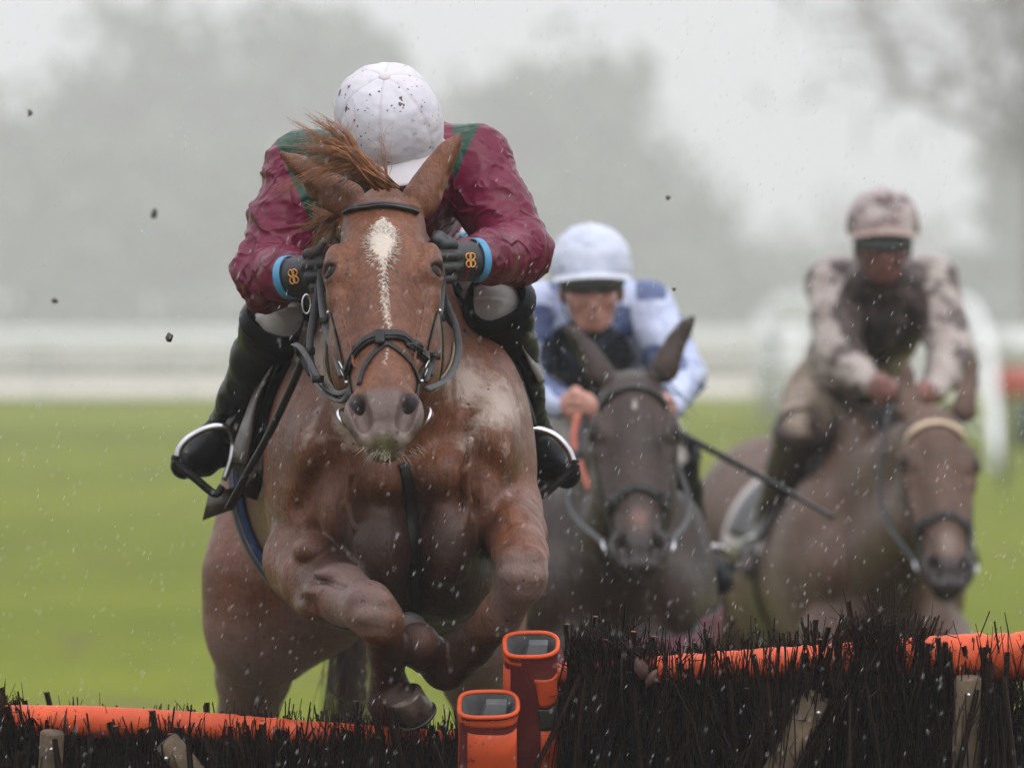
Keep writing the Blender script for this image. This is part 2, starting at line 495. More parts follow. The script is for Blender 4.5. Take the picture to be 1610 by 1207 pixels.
# trees in the mist
def tree(label, base_px, y, top_px, halfw_px, seed, dens=1.0, bare=False, lean=0.0):
    r = np.random.default_rng(seed)
    x = P(base_px, 0, y)[0]; ht = P(0, top_px, y)[2]; hw = halfw_px * S * y
    root = empty("bare_winter_tree" if bare else "hedgerow_tree", label, "tree", None); root.location = (x, y, 0)
    tr = MB(); tips = []
    def grow(p, d, L, rad, lev):
        n = 5; pts = [p]; q = p; dd = d
        for i in range(n):
            dd = unit(dd + r.normal(0, .13, 3) + V(0, 0, .05)); q = q + dd * L / n; pts.append(q)
        tr.tube(pts, np.linspace(rad, rad * .55, n + 1), 5 if lev else 7)
        if lev >= 3: tips.append(q); tips.append(pts[3]); return
        k = 4 if lev else 6
        for j in range(k):
            a = pts[2 + (j % 4)]; az = r.uniform(0, 2 * np.pi); el = r.uniform(.25, .9) if lev == 0 else r.uniform(-.1, .8)
            nd = unit(V(math.cos(az) * math.cos(el) * (hw / (ht * .42)), math.sin(az) * math.cos(el) * (hw / (ht * .42)), math.sin(el)) * .9 + dd * .35)
            grow(a, nd, L * r.uniform(.52, .75), rad * .48, lev + 1)
    grow(V(0, 0, -.1), V(lean, 0, 1), ht * .48, ht * .028, 0)
    tr.build("trunk", bark_m, root)
    tips = np.array(tips)
    # crown: thousands of small leaf or twig clumps around the limb ends
    n = int((1200 if bare else 2600) * dens); c = tips[r.integers(0, len(tips), n)] + r.normal(0, 1, (n, 3)) * V(hw * .17, hw * .17, ht * .065)
    c[:, 2] = np.clip(c[:, 2], ht * .06, ht * 1.02)
    cl = vnoise(c * (3.2 / hw), seed); keep = cl > (-.05 if bare else -.30); c = c[keep]; n = len(c)
    sz = hw * (.040 if bare else .085) * r.uniform(.5, 1.5, n)
    a = r.normal(0, 1, (n, 3)); a /= np.linalg.norm(a, axis=1, keepdims=True); bb = np.cross(a, r.normal(0, 1, (n, 3))); bb /= np.linalg.norm(bb, axis=1, keepdims=True)
    if bare: a = a * 4; bb = bb * .35
    v = np.stack([c - a * sz[:, None], c + bb * sz[:, None] * .7, c + a * sz[:, None], c - bb * sz[:, None] * .7], 1).reshape(-1, 3)
    q = np.arange(4 * n).reshape(n, 4)
    link("crown", mesh_data("crown", v, q, False), bark_m if bare else hedge_m, root)
trees = [
 ("broad misty tree at the far left edge with a low spreading crown", -40, 262, 130, 260, 1, 1.0, False),
 ("tall misty evergreen tree left of the leading rider", 190, 270, 60, 260, 2, 1.5, False),
 ("tallest misty tree at the top, just left of the white cap", 400, 275, -60, 270, 3, 1.6, False),
 ("bare misty tree reaching up behind the white cap", 600, 258, 110, 190, 4, 1.3, True),
 ("dense round-topped misty tree right of the white cap", 880, 262, 40, 190, 5, 1.9, False),
 ("lower misty tree standing under the round-topped one", 1010, 250, 210, 150, 6, 1.2, False),
 ("pale bare tree in the bright gap between the two far riders", 1200, 300, 330, 150, 7, .9, True),
 ("thin bare tree behind the rider at the right", 1400, 300, 260, 170, 8, .8, True),
 ("dark misty tree at the right edge of the picture", 1680, 240, 120, 190, 9, 1.6, False),
 ("tall bare tree whose branches hang into the top right corner", 1650, 160, -260, 300, 10, 1.6, True),
 ("rounded misty tree filling the gap left of the maroon sleeve", 290, 256, 150, 210, 17, 2.0, False),
 ("low dense misty thorn tree behind the pale track, left", 90, 245, 215, 230, 11, 2.2, False),
 ("low dense misty thorn tree behind the leading rider's right arm", 520, 245, 215, 230, 12, 2.0, False),
 ("low dense misty thorn tree between the two nearer riders", 760, 247, 240, 190, 13, 1.8, False),
 ("low misty thorn tree to the right of the second rider", 1120, 246, 330, 170, 14, 1.4, False),
 ("low misty thorn tree behind the rider at the right", 1350, 248, 380, 170, 15, 1.3, False),
 ("low misty thorn tree near the right edge", 1570, 244, 380, 150, 16, 1.3, False),
]
for t in trees: tree(t[0], t[1], t[2] * (2.7 if t[2] > 200 else 2.0), *t[3:7], bare=t[7])
# hedge line closing the far side
def hedge():
    r = np.random.default_rng(40); n = 9000
    c = np.stack([r.uniform(-150, 150, n), r.uniform(630, 640, n), np.abs(r.normal(0, 1, n)) * 3.2 + .4], 1); c[:, 2] *= 1 + .5 * vnoise(c * V(.12, 0, 0), 3)
    a = r.normal(0, 1, (n, 3)); a /= np.linalg.norm(a, axis=1, keepdims=True); b = np.cross(a, r.normal(0, 1, (n, 3))); b /= np.linalg.norm(b, axis=1, keepdims=True)
    s = r.uniform(.4, 1.1, n)[:, None]
    v = np.stack([c - a * s, c + b * s * .7, c + a * s, c - b * s * .7], 1).reshape(-1, 3)
    o = link("hedge", mesh_data("hedge", v, np.arange(4 * n).reshape(n, 4), False), hedge_m)
    tag(o, "long low misty hedge closing the far side of the racecourse", "hedge", kind="stuff")
hedge()
# the wet air
def haze():
    m = bpy.data.materials.new("haze"); m.use_nodes = True; n = m.node_tree.nodes; l = m.node_tree.links
    n.clear(); out = n.new("ShaderNodeOutputMaterial"); pv = n.new("ShaderNodeVolumePrincipled")
    pv.inputs["Density"].default_value = .00115; pv.inputs["Color"].default_value = (.95, .935, .955, 1); pv.inputs["Anisotropy"].default_value = 0.2
    l.new(pv.outputs[0], out.inputs["Volume"])
    mb = MB(); mb.box((0, 400, 29), (520, 520, 30.2)); o = mb.build("haze", m, None, False)
    tag(o, "thin grey rain mist hanging over the racecourse", "haze", kind="stuff")
haze()
# ------------------------------------------------------------------ horses
def smooth_table(rows, n=200):
    p = spline(rows, n); o = np.argsort(p[:, 0]); return p[o]
HEAD_ROWS = [  # v along the face from the poll, half width, front, back
    (-0.045, .030, -.075, -.125), (-0.02, .062, -.040, -.155), (0.02, .086, -.012, -.185), (0.07, .096, .000, -.22), (.13, .101, .004, -.25),
    (.18, .103, .002, -.27), (.24, .096, -.002, -.272), (.31, .083, -.005, -.25), (.36, .076, -.006, -.212), (.42, .069, -.004, -.172),
    (.47, .060, -.003, -.148), (.51, .055, -.004, -.130), (.545, .050, -.014, -.110), (.565, .042, -.024, -.095), (.58, .028, -.036, -.08)]
HT = smooth_table(HEAD_ROWS)
class Frame:
    def __init__(self, o, vdir, udir, sc=1.0):
        self.o = np.asarray(o, float); self.v = unit(vdir)
        u = np.asarray(udir, float); self.u = unit(u - self.v * (u @ self.v))
        w = np.cross(self.v, self.u)            # points out of the forehead
        self.w = unit(w); self.sc = sc
        self.M = np.stack([self.u, self.v, self.w])
    def __call__(self, u, v, w): return self.o + self.sc * (self.u * u + self.v * v + self.w * w)
    def inv(self, p): return (np.asarray(p) - self.o) @ self.M.T / self.sc
def add_head(F, fr, ears, detail=True):
    sc = fr.sc
    def fn(X, Y, Z):
        x = (X - fr.o[0]) / sc; y = (Y - fr.o[1]) / sc; z = (Z - fr.o[2]) / sc
        u = x * fr.u[0] + y * fr.u[1] + z * fr.u[2]
        v = x * fr.v[0] + y * fr.v[1] + z * fr.v[2]
        w = x * fr.w[0] + y * fr.w[1] + z * fr.w[2]
        vc = np.clip(v, HT[0, 0], HT[-1, 0])
        hw = np.interp(vc, HT[:, 0], HT[:, 1]); wf = np.interp(vc, HT[:, 0], HT[:, 2]); wb = np.interp(vc, HT[:, 0], HT[:, 3])
        wc = (wf + wb) / 2; hd = (wf - wb) / 2
        # the face narrows towards the jaw
        tt = np.clip((w - wc) / hd, -1, 1)
        hw2 = hw * (0.86 + 0.14 * tt) 
        q = (np.abs(u / hw2)**2.9 + np.abs((w - wc) / hd)**2.9 + 1e-9)**(1 / 2.9)
        d = (q - 1) * np.minimum(hw2, hd) * 0.85
        dv = np.abs(v - vc)
        return np.sqrt(np.maximum(d, 0)**2 + dv**2) * sc * np.where(d > 0, 1, 0) + np.where(d > 0, 0, np.maximum(d, -1)) * sc + np.where(d > 0, 0, dv) * sc
    c = [fr(u, v, w) for u in (-.13, .13) for v in (-.07, .63) for w in (.05, -.31)]
    F.apply(fn, np.min(c, 0), np.max(c, 0), 0.03 * sc)
    R = lambda *r: np.array(r) * sc
    for s in (-1, 1):
        F.ell(fr(s * .068, .245, -.165), R(.038, .105, .085), .03 * sc, fr.M)             # cheek
        F.cone(fr(s * .083, .235, -.050), fr(s * .062, .375, -.045), .014 * sc, .009 * sc, .022 * sc)   # facial crest
        F.ell(fr(s * .088, .150, -.028), R(.022, .042, .030), .022 * sc, fr.M)            # brow bone
        F.ell(fr(s * .088, .212, -.045), R(.018, .03, .024), .018 * sc, fr.M)             # lower orbit
        F.ell(fr(s * .046, .518, -.022), R(.027, .048, .028), .016 * sc, fr.M)            # nostril wing
        F.ell(fr(s * .016, .495, -.014), R(.018, .045, .018), .02 * sc, fr.M)
        F.ell(fr(s * .024, .562, -.032), R(.026, .022, .024), .014 * sc, fr.M)            # upper lip halves
    F.cone(fr(0, .10, -.018), fr(0, .44, -.022), .030 * sc, .026 * sc, .040 * sc)         # nasal bone
    F.ell(fr(0, .562, -.062), R(.036, .024, .028), .012 * sc, fr.M)                       # lower lip
    for s in (-1, 1):
        b, m, t = ears[0 if s < 0 else 1]
        b, m, t = np.array(b), np.array(m), np.array(t)
        face = unit(np.cross(unit(t - b), fr.u * s)); face = face if face @ V(0, -1, 0) > 0 else -face
        F.chain([(b, .036 * sc), (b * .55 + m * .45, .031 * sc), (m, .029 * sc), (m * .5 + t * .5, .021 * sc), (t, .005 * sc)], .012 * sc, face, .62)
        open_dir = unit(fr.u * s * .75 + V(0, -.2, 0) - V(0, 0, .3))
        if detail:
            F.chain([(b * .5 + m * .5 + open_dir * .036 * sc, .012 * sc), (m + open_dir * .032 * sc, .014 * sc), (m * .4 + t * .6 + open_dir * .021 * sc, .008 * sc)], .014 * sc, mode='sub')
    if detail:
        for s in (-1, 1):
            ec = fr(s * .083, .180, -.027); od = unit(fr.u * s * .80 + fr.w * .60); tv = unit(np.cross(od, fr.v)); lid = np.stack([tv, fr.v, od])
            F.ell(ec, R(.0285, .0290, .0285), .014 * sc, fr.M)                                       # lids wrapped round the eyeball
            F.ell(ec + od * .027 * sc, R(.0205, .0155, .016), .005 * sc, lid, mode='sub')            # opening between the lids
            F.chain([(ec + od * .020 * sc - tv * .017 * sc - fr.v * .006 * sc, .005 * sc), (ec + od * .025 * sc - fr.v * .017 * sc, .006 * sc), (ec + od * .018 * sc + tv * .019 * sc - fr.v * .008 * sc, .005 * sc)], .006 * sc)
            F.chain([(fr(s * .080, .245, -.006), .0035 * sc), (fr(s * .074, .30, -.008), .004 * sc), (fr(s * .062, .36, -.008), .004 * sc), (fr(s * .056, .41, -.012), .003 * sc)], .006 * sc)      # lower lid
            F.cone(fr(s * .052, .495, .010), fr(s * .036, .550, -.006), .0235 * sc, .0185 * sc, .006 * sc, fr.u, .82, mode='sub')
            F.cone(fr(s * .049, .500, .000), fr(s * .038, .515, -.045), .015 * sc, .006 * sc, .006 * sc, mode='sub')
            F.ell(fr(s * .098, .08, -.045), R(.014, .035, .03), .03 * sc, fr.M, mode='sub')         # temple hollow
        F.ell(fr(0, .575, -.042), R(.045, .003, .016), .004 * sc, np.stack([fr.u, unit(fr.v + .7 * fr.w), unit(fr.w - .7 * fr.v)]), mode='sub')   # mouth

# ---------------- the leading chestnut horse
tilt = math.radians(40)
HF = Frame(P(602, 302, 13.80), V(0.014, -math.sin(tilt), -math.cos(tilt)), V(1, 0, 0.012))
EARS1 = [[P(545, 314, 13.86), P(495, 287, 13.88), P(441, 240, 13.87)], [P(662, 312, 13.86), P(692, 268, 13.88), P(722, 212, 13.88)]]
px = lambda r, d: r * S * d
def body1():
    F = Field(axis((-0.72, -0.42, .007), (-0.42, -0.08, .0038), (-0.08, 0.10, .0046)),
              axis((13.30, 13.92, .0040), (13.92, 14.50, .0045), (14.50, 16.6, .0115)),
              axis((0.30, 0.98, .009), (0.98, 1.45, .0046), (1.45, 2.12, .0040)))
    A = lambda x, y, d, r: (P(x, y, d), px(r, d))
    def cone(a, b, k=.03, e=None, q=1.0, mode='add'): F.cone(a[0], b[0], a[1], b[1], k, e, q, mode)
    def ell(x, y, d, rx, ry, rz, k=.04, rot=None, mode='add'): F.ell(P(x, y, d), (px(rx, d), ry, px(rz, d)), k, rot, mode)
    # neck
    cone(A(604, 372, 14.00, 80), A(610, 500, 14.45, 150), .05, V(1, 0, 0), .72)
    cone(A(604, 470, 14.02, 88), A(618, 640, 14.38, 150), .06, V(1, 0, 0), .80)
    # trunk
    ell(630, 700, 14.55, 165, .33, 235, .06)
    cone(A(622, 735, 14.60, 222), A(594, 745, 15.10, 236), .08, V(1, 0, 0), .93)
    cone(A(594, 745, 15.10, 236), A(590, 725, 15.60, 205), .08, V(1, 0, 0), .95)
    ell(590, 690, 15.85, 205, .38, 200, .08)
    # shoulders and chest
    ell(505, 735, 14.50, 72, .20, 175, .06)
    ell(764, 720, 14.48, 72, .20, 180, .06)
    ell(505, 705, 14.29, 46, .080, 66, .045)
    ell(768, 700, 14.29, 46, .080, 70, .045)
    ell(468, 850, 14.52, 36, .10, 105, .05)
    ell(806, 800, 14.46, 24, .10, 90, .05)
    ell(625, 800, 14.42, 170, .17, 160, .05)
    ell(594, 862, 14.245, 52, .085, 76, .030)
    ell(706, 856, 14.245, 46, .085, 78, .030)
    ell(600, 905, 14.36, 75, .10, 70, .05); ell(705, 905, 14.36, 70, .10, 70, .05)
    F.cone(P(648, 715, 14.10), P(651, 800, 14.155), .014, .012, .03, mode='sub')         # groove of the breast
    F.cone(P(651, 800, 14.155), P(652, 965, 14.20), .014, .012, .03, mode='sub')
    F.cone(P(560, 770, 14.17), P(500, 850, 14.30), .010, .012, .05, mode='sub')
    F.cone(P(740, 765, 14.17), P(782, 800, 14.28), .010, .012, .05, mode='sub')
    # muscle edges and veins of the breast and shoulders
    F.cone(P(532, 690, 14.14), P(470, 800, 14.33), .004, .005, .04, mode='sub'); F.cone(P(748, 660, 14.14), P(786, 770, 14.25), .004, .005, .04, mode='sub')
    F.cone(P(560, 930, 14.22), P(640, 955, 14.20), .010, .010, .04, mode='sub'); F.cone(P(665, 955, 14.20), P(760, 920, 14.24), .010, .010, .04, mode='sub')
    F.cone(P(536, 800, 14.20), P(556, 930, 14.215), .005, .006, .022, mode='sub'); F.cone(P(756, 795, 14.20), P(750, 925, 14.215), .005, .006, .022, mode='sub')
    F.cone(P(560, 792, 14.165), P(632, 784, 14.15), .003, .003, .026, mode='sub'); F.cone(P(668, 782, 14.15), P(742, 786, 14.165), .003, .003, .026, mode='sub')
    F.cone(P(505, 712, 14.20), P(556, 742, 14.165), .003, .003, .018, mode='sub'); F.cone(P(560, 742, 14.165), P(600, 728, 14.15), .003, .003, .018, mode='sub')
    ell(535, 800, 14.27, 34, .06, 62, .03); ell(762, 790, 14.27, 26, .06, 58, .03)
    ell(600, 750, 14.22, 40, .06, 42, .04); ell(695, 745, 14.22, 40, .06, 42, .04)
    for L in ([(540, 700, 14.16), (552, 745, 14.175), (545, 790, 14.20), (556, 830, 14.19)], [(740, 690, 14.17), (730, 740, 14.175), (738, 790, 14.20), (728, 830, 14.185)], [(480, 740, 14.30), (470, 790, 14.36), (466, 840, 14.40)], [(790, 720, 14.30), (798, 760, 14.32), (806, 790, 14.33)]):
        hitp = [P(*p) for p in L]; F.chain([(p, .0065) for p in hitp], .010)
    # belly between the forelegs
    ell(640, 900, 14.60, 150, .25, 110, .06)
    # forelegs: (left in the picture)
    LF = [A(478, 880, 14.42, 66), A(505, 912, 14.28, 60), A(546, 940, 14.09, 42), A(578, 954, 13.985, 39), A(598, 974, 13.975, 37)]
    for a, b in zip(LF[:-1], LF[1:]): cone(a, b, .02)
    ell(492, 864, 14.235, 32, .06, 26, .012); ell(532, 902, 14.125, 40, .07, 17, .010); ell(518, 930, 14.13, 40, .06, 13, .014); ell(508, 955, 14.20, 42, .08, 24, .030)
    F.cone(P(470, 886, 14.20), P(520, 902, 14.09), .003, .003, .012, mode='sub'); F.cone(P(470, 902, 14.18), P(548, 926, 14.00), .003, .003, .012, mode='sub'); F.cone(P(478, 940, 14.16), P(552, 946, 14.02), .003, .003, .012, mode='sub')
    ell(570, 938, 13.955, 22, .022, 18, .015); ell(598, 946, 13.950, 22, .022, 18, .015); ell(582, 968, 13.940, 24, .020, 15, .015); ell(610, 972, 13.950, 20, .022, 16, .015); ell(592, 990, 13.965, 22, .020, 13, .015)
    ell(550, 966, 14.04, 20, .03, 14, .012); ell(640, 1104, 14.13, 28, .03, 24, .015)
    F.cone(P(590, 1004, 14.06), P(598, 1080, 14.20), .012, .011, .008)
    LL = [A(600, 985, 14.00, 34), A(610, 1030, 14.08, 26), A(612, 1075, 14.16, 26), A(612, 1100, 14.19, 34)]
    for a, b in zip(LL[:-1], LL[1:]): cone(a, b, .02)
    cone(A(614, 1102, 14.18, 32), A(640, 1108, 14.12, 28), .02)
    cone(A(606, 1120, 14.21, 22), A(620, 1128, 14.20, 18), .015)
    # (right in the picture)
    RF = [A(796, 800, 14.42, 58), A(808, 838, 14.24, 49), A(818, 872, 14.06, 42), A(822, 900, 13.98, 40)]
    for a, b in zip(RF[:-1], RF[1:]): cone(a, b, .02)
    ell(808, 822, 14.15, 32, .06, 32, .012); ell(788, 850, 14.16, 20, .06, 28, .010); ell(830, 838, 14.17, 18, .06, 26, .010)
    F.cone(P(796, 824, 14.09), P(806, 858, 14.01), .003, .003, .012, mode='sub')
    ell(806, 876, 13.96, 21, .022, 18, .015); ell(836, 874, 13.96, 19, .022, 18, .015); ell(808, 904, 13.950, 22, .020, 15, .015); ell(838, 904, 13.955, 18, .022, 16, .015); ell(824, 924, 13.975, 22, .020, 13, .015)
    F.cone(P(812, 950, 14.06), P(722, 1050, 14.20), .012, .011, .008)
    RL = [A(818, 918, 13.99, 36), A(786, 968, 14.06, 32), A(742, 1014, 14.12, 31), A(702, 1048, 14.16, 37)]
    for a, b in zip(RL[:-1], RL[1:]): cone(a, b, .02)
    cone(A(698, 1046, 14.17, 34), A(672, 1026, 14.12, 30), .015)
    cone(A(672, 1028, 14.12, 31), A(657, 1012, 14.08, 35), .01)
    # hind legs
    for H in ([A(470, 800, 15.80, 130), A(432, 915, 15.72, 108), A(415, 985, 15.72, 86), A(398, 1062, 15.86, 58), A(390, 1122, 15.98, 46), A(394, 1170, 15.97, 34), A(402, 1340, 15.90, 30), A(404, 1385, 15.90, 38), A(398, 1430, 15.83, 32), A(394, 1460, 15.79, 40)],
              [A(690, 800, 15.80, 130), A(716, 915, 15.72, 108), A(732, 985, 15.74, 84), A(752, 1062, 15.90, 58), A(762, 1122, 16.02, 46), A(760, 1170, 16.01, 34), A(752, 1340, 15.94, 30), A(750, 1385, 15.94, 38), A(752, 1430, 15.87, 32), A(754, 1460, 15.83, 40)]):
        for a, b in zip(H[:-1], H[1:]): cone(a, b, .05 if b[1] > .07 else .02)
    ell(500, 960, 15.75, 80, .18, 70, .06); ell(660, 950, 15.75, 70, .18, 60, .06)
    add_head(F, HF, EARS1)
    return F
F1 = body1()
h1v, h1q = F1.mesh(); del F1
h1v = relax(h1v, h1q, 2, .4)
h1n = vnormals(h1v, h1q)
# ------------------------------------------------------------------ riders
def bbox_axes(pts, pad, h):
    p = np.array(pts); lo = p.min(0) - pad; hi = p.max(0) + pad
    return [axis((lo[i], hi[i], h)) for i in range(3)]
def fist(F, wr, knuck, up, fwd, sc=1.0, side=1):
    """closed hand: palm from wrist to knuckles, four bent fingers curling forward-down, thumb on top"""
    wr = np.asarray(wr, float); knuck = np.asarray(knuck, float); ax = unit(knuck - wr); L = np.linalg.norm(knuck - wr)
    up = unit(up - ax * (np.asarray(up) @ ax)); n = unit(np.cross(ax, up)); n = n if n @ np.asarray(fwd) > 0 else -n
    F.cone(wr, wr + ax * L * .45, .026 * sc, .034 * sc, .012, n, .72); F.cone(wr + ax * L * .45, knuck, .036 * sc, .038 * sc, .012, n, .66)
    for i in range(4):
        o = up * (.030 - .020 * i) * sc; fl = (1.0, 1.1, 1.04, .85)[i]
        a = knuck + o - ax * .006; b = a + (ax * .016 + n * .030) * fl * sc; c = b + (-ax * .026 + n * .010) * fl * sc; d = c + (-ax * .016 - n * .016) * fl * sc
        F.chain([(a, .0105 * sc), (b, .0098 * sc), (c, .0090 * sc), (d, .0080 * sc)], .004)
    t0 = wr + ax * L * .45 + up * .030 * sc; t1 = t0 + (ax * .030 + up * .012 + n * .016) * sc; t2 = t1 + (ax * .022 + n * .020 - up * .004) * sc
    F.chain([(t0, .014 * sc), (t1, .0115 * sc), (t2, .0095 * sc)], .008)
def add_face(F, fr, sc=1.0):
    R = lambda *r: np.array(r) * sc
    F.ell(fr(0, .045, -.012), R(.074, .092, .096), .02, fr.M); F.ell(fr(0, -.020, .022), R(.060, .075, .068), .03, fr.M)
    F.ell(fr(0, -.072, .048), R(.038, .026, .036), .025, fr.M)
    F.cone(fr(0, .018, .086), fr(0, -.022, .108), .010 * sc, .015 * sc, .012); F.ell(fr(0, -.046, .086), R(.024, .010, .014), .010, fr.M)
    F.ell(fr(0, -.058, .083), R(.020, .008, .013), .006, fr.M)
    for s in (-1, 1):
        F.ell(fr(s * .030, .030, .082), R(.024, .009, .014), .012, fr.M); F.ell(fr(s * .040, -.012, .068), R(.022, .020, .022), .02, fr.M)
        F.ell(fr(s * .032, .012, .096), R(.017, .011, .016), .010, fr.M, mode='sub'); F.ell(fr(s * .075, .0, -.01), R(.010, .030, .018), .008, fr.M)
def cap_mesh(c, up, front, rx=.104, ry=.124, rz=.118, wr=.0016, seed=0, phm=1.92):
    """silk cap over a crash helmet: six panels meeting at a button"""
    up = unit(up); f = unit(np.asarray(front) - up * (np.asarray(front) @ up)); s = np.cross(f, up)
    nt, nph = 96, 44; v = []; 
    th = np.linspace(0, 2 * np.pi, nt, endpoint=False); ph = np.linspace(0.0, phm, nph)
    T, Ph = np.meshgrid(th, ph, indexing='ij')
    seam = np.minimum.reduce([np.abs((T - a + np.pi) % (2 * np.pi) - np.pi) for a in np.arange(6) * np.pi / 3])
    w = np.sin(np.minimum(Ph, 1.57)); seamd = np.exp(-(seam * w / .045)**2); seamn = np.exp(-(seam * w / .016)**2)
    p = np.stack([np.sin(Ph) * np.cos(T), np.sin(Ph) * np.sin(T), np.cos(Ph)], -1)
    k = 1.0 / (np.abs(p[..., 0])**2.3 + np.abs(p[..., 1])**2.3 + np.abs(p[..., 2])**2.3)**(1 / 2.3)
    rad = k * (1 - .006 * seamd + .004 * np.sin(np.pi * np.clip(seam / .52, 0, 1)) * w)
    pw = p.reshape(-1, 3) * V(1, 1, 1)
    wr_n = fbm(pw * V(5, 5, 9) + seed, 3, seed).reshape(T.shape) + .8 * np.abs(vnoise(np.stack([T.ravel() * 5, Ph.ravel() * 1.5, Ph.ravel() * 0], 1), seed + 9)).reshape(T.shape) * np.sin(Ph)
    rad = rad + wr_n * wr / .1
    rad = np.where(Ph > 1.5, rad * (1 - .10 * (Ph - 1.5)), rad)
    loc = p * rad[..., None] * V(rx, ry, rz)
    W = np.asarray(c) + loc[..., 0:1] * s + loc[..., 1:2] * f + loc[..., 2:3] * up
    v = W.reshape(-1, 3); i = np.arange(nt * nph).reshape(nt, nph); j = np.roll(i, -1, 0)
    q = np.stack([i[:, :-1], j[:, :-1], j[:, 1:], i[:, 1:]], -1).reshape(-1, 4)
    return v, q, seamn.ravel(), (s, f, up)
def peak_mb(c, fr3, rx=.104, ry=.124, L=.062, drop=.30, zc=-.028):
    s, f, up = fr3; mb = MB(); n = 25; rows = 8; g = []
    for top in (1, 0):
        for a in np.linspace(-1.12, 1.12, n):
            for k in np.linspace(0, 1, rows):
                ext = L * k * math.cos(a * .80)**.8; x = math.sin(a) * (rx * .99 + ext * .25); y = math.cos(a) * ry * .97 + ext
                z = zc - drop * ext - .18 * x * x / .1 + (.0032 if top else -.0012) * (1 - .3 * k)
                g.append(np.asarray(c) + s * x + f * y + up * z)
    m = n * rows; F = []
    for t in (0, 1):
        for i in range(n - 1):
            for k in range(rows - 1):
                a = t * m + i * rows + k; qd = (a, a + 1, a + rows + 1, a + rows); F.append(qd if t == 0 else qd[::-1])
    for i in range(n - 1): a = i * rows + rows - 1; F.append((a, a + m, a + rows + m, a + rows))
    for i in (0, n - 1):
        for k in range(rows - 1): a = i * rows + k; F.append((a, a + 1, a + 1 + m, a + m))
    mb.add(g, F); return mb
def folds(v, q, n, amp, sc=(20, 20, 44), seed=0, mask=None):
    a = fbm(v * np.array(sc), 2, seed); b = vnoise(v * np.array(sc) * V(.5, .5, .35) + 7, seed + 3)
    d = (np.clip(1 - np.abs(a) * 2.4, 0, 1)**1.5 * (.5 + .5 * b) - .15) * amp
    if mask is not None: d = d * mask
    return v + n * d[:, None]
def seg_d(v, a, b):
    a = np.asarray(a); ba = np.asarray(b) - a; t = np.clip(((v - a) @ ba) / (ba @ ba), 0, 1)
    return np.linalg.norm(v - a - t[:, None] * ba, axis=1), t

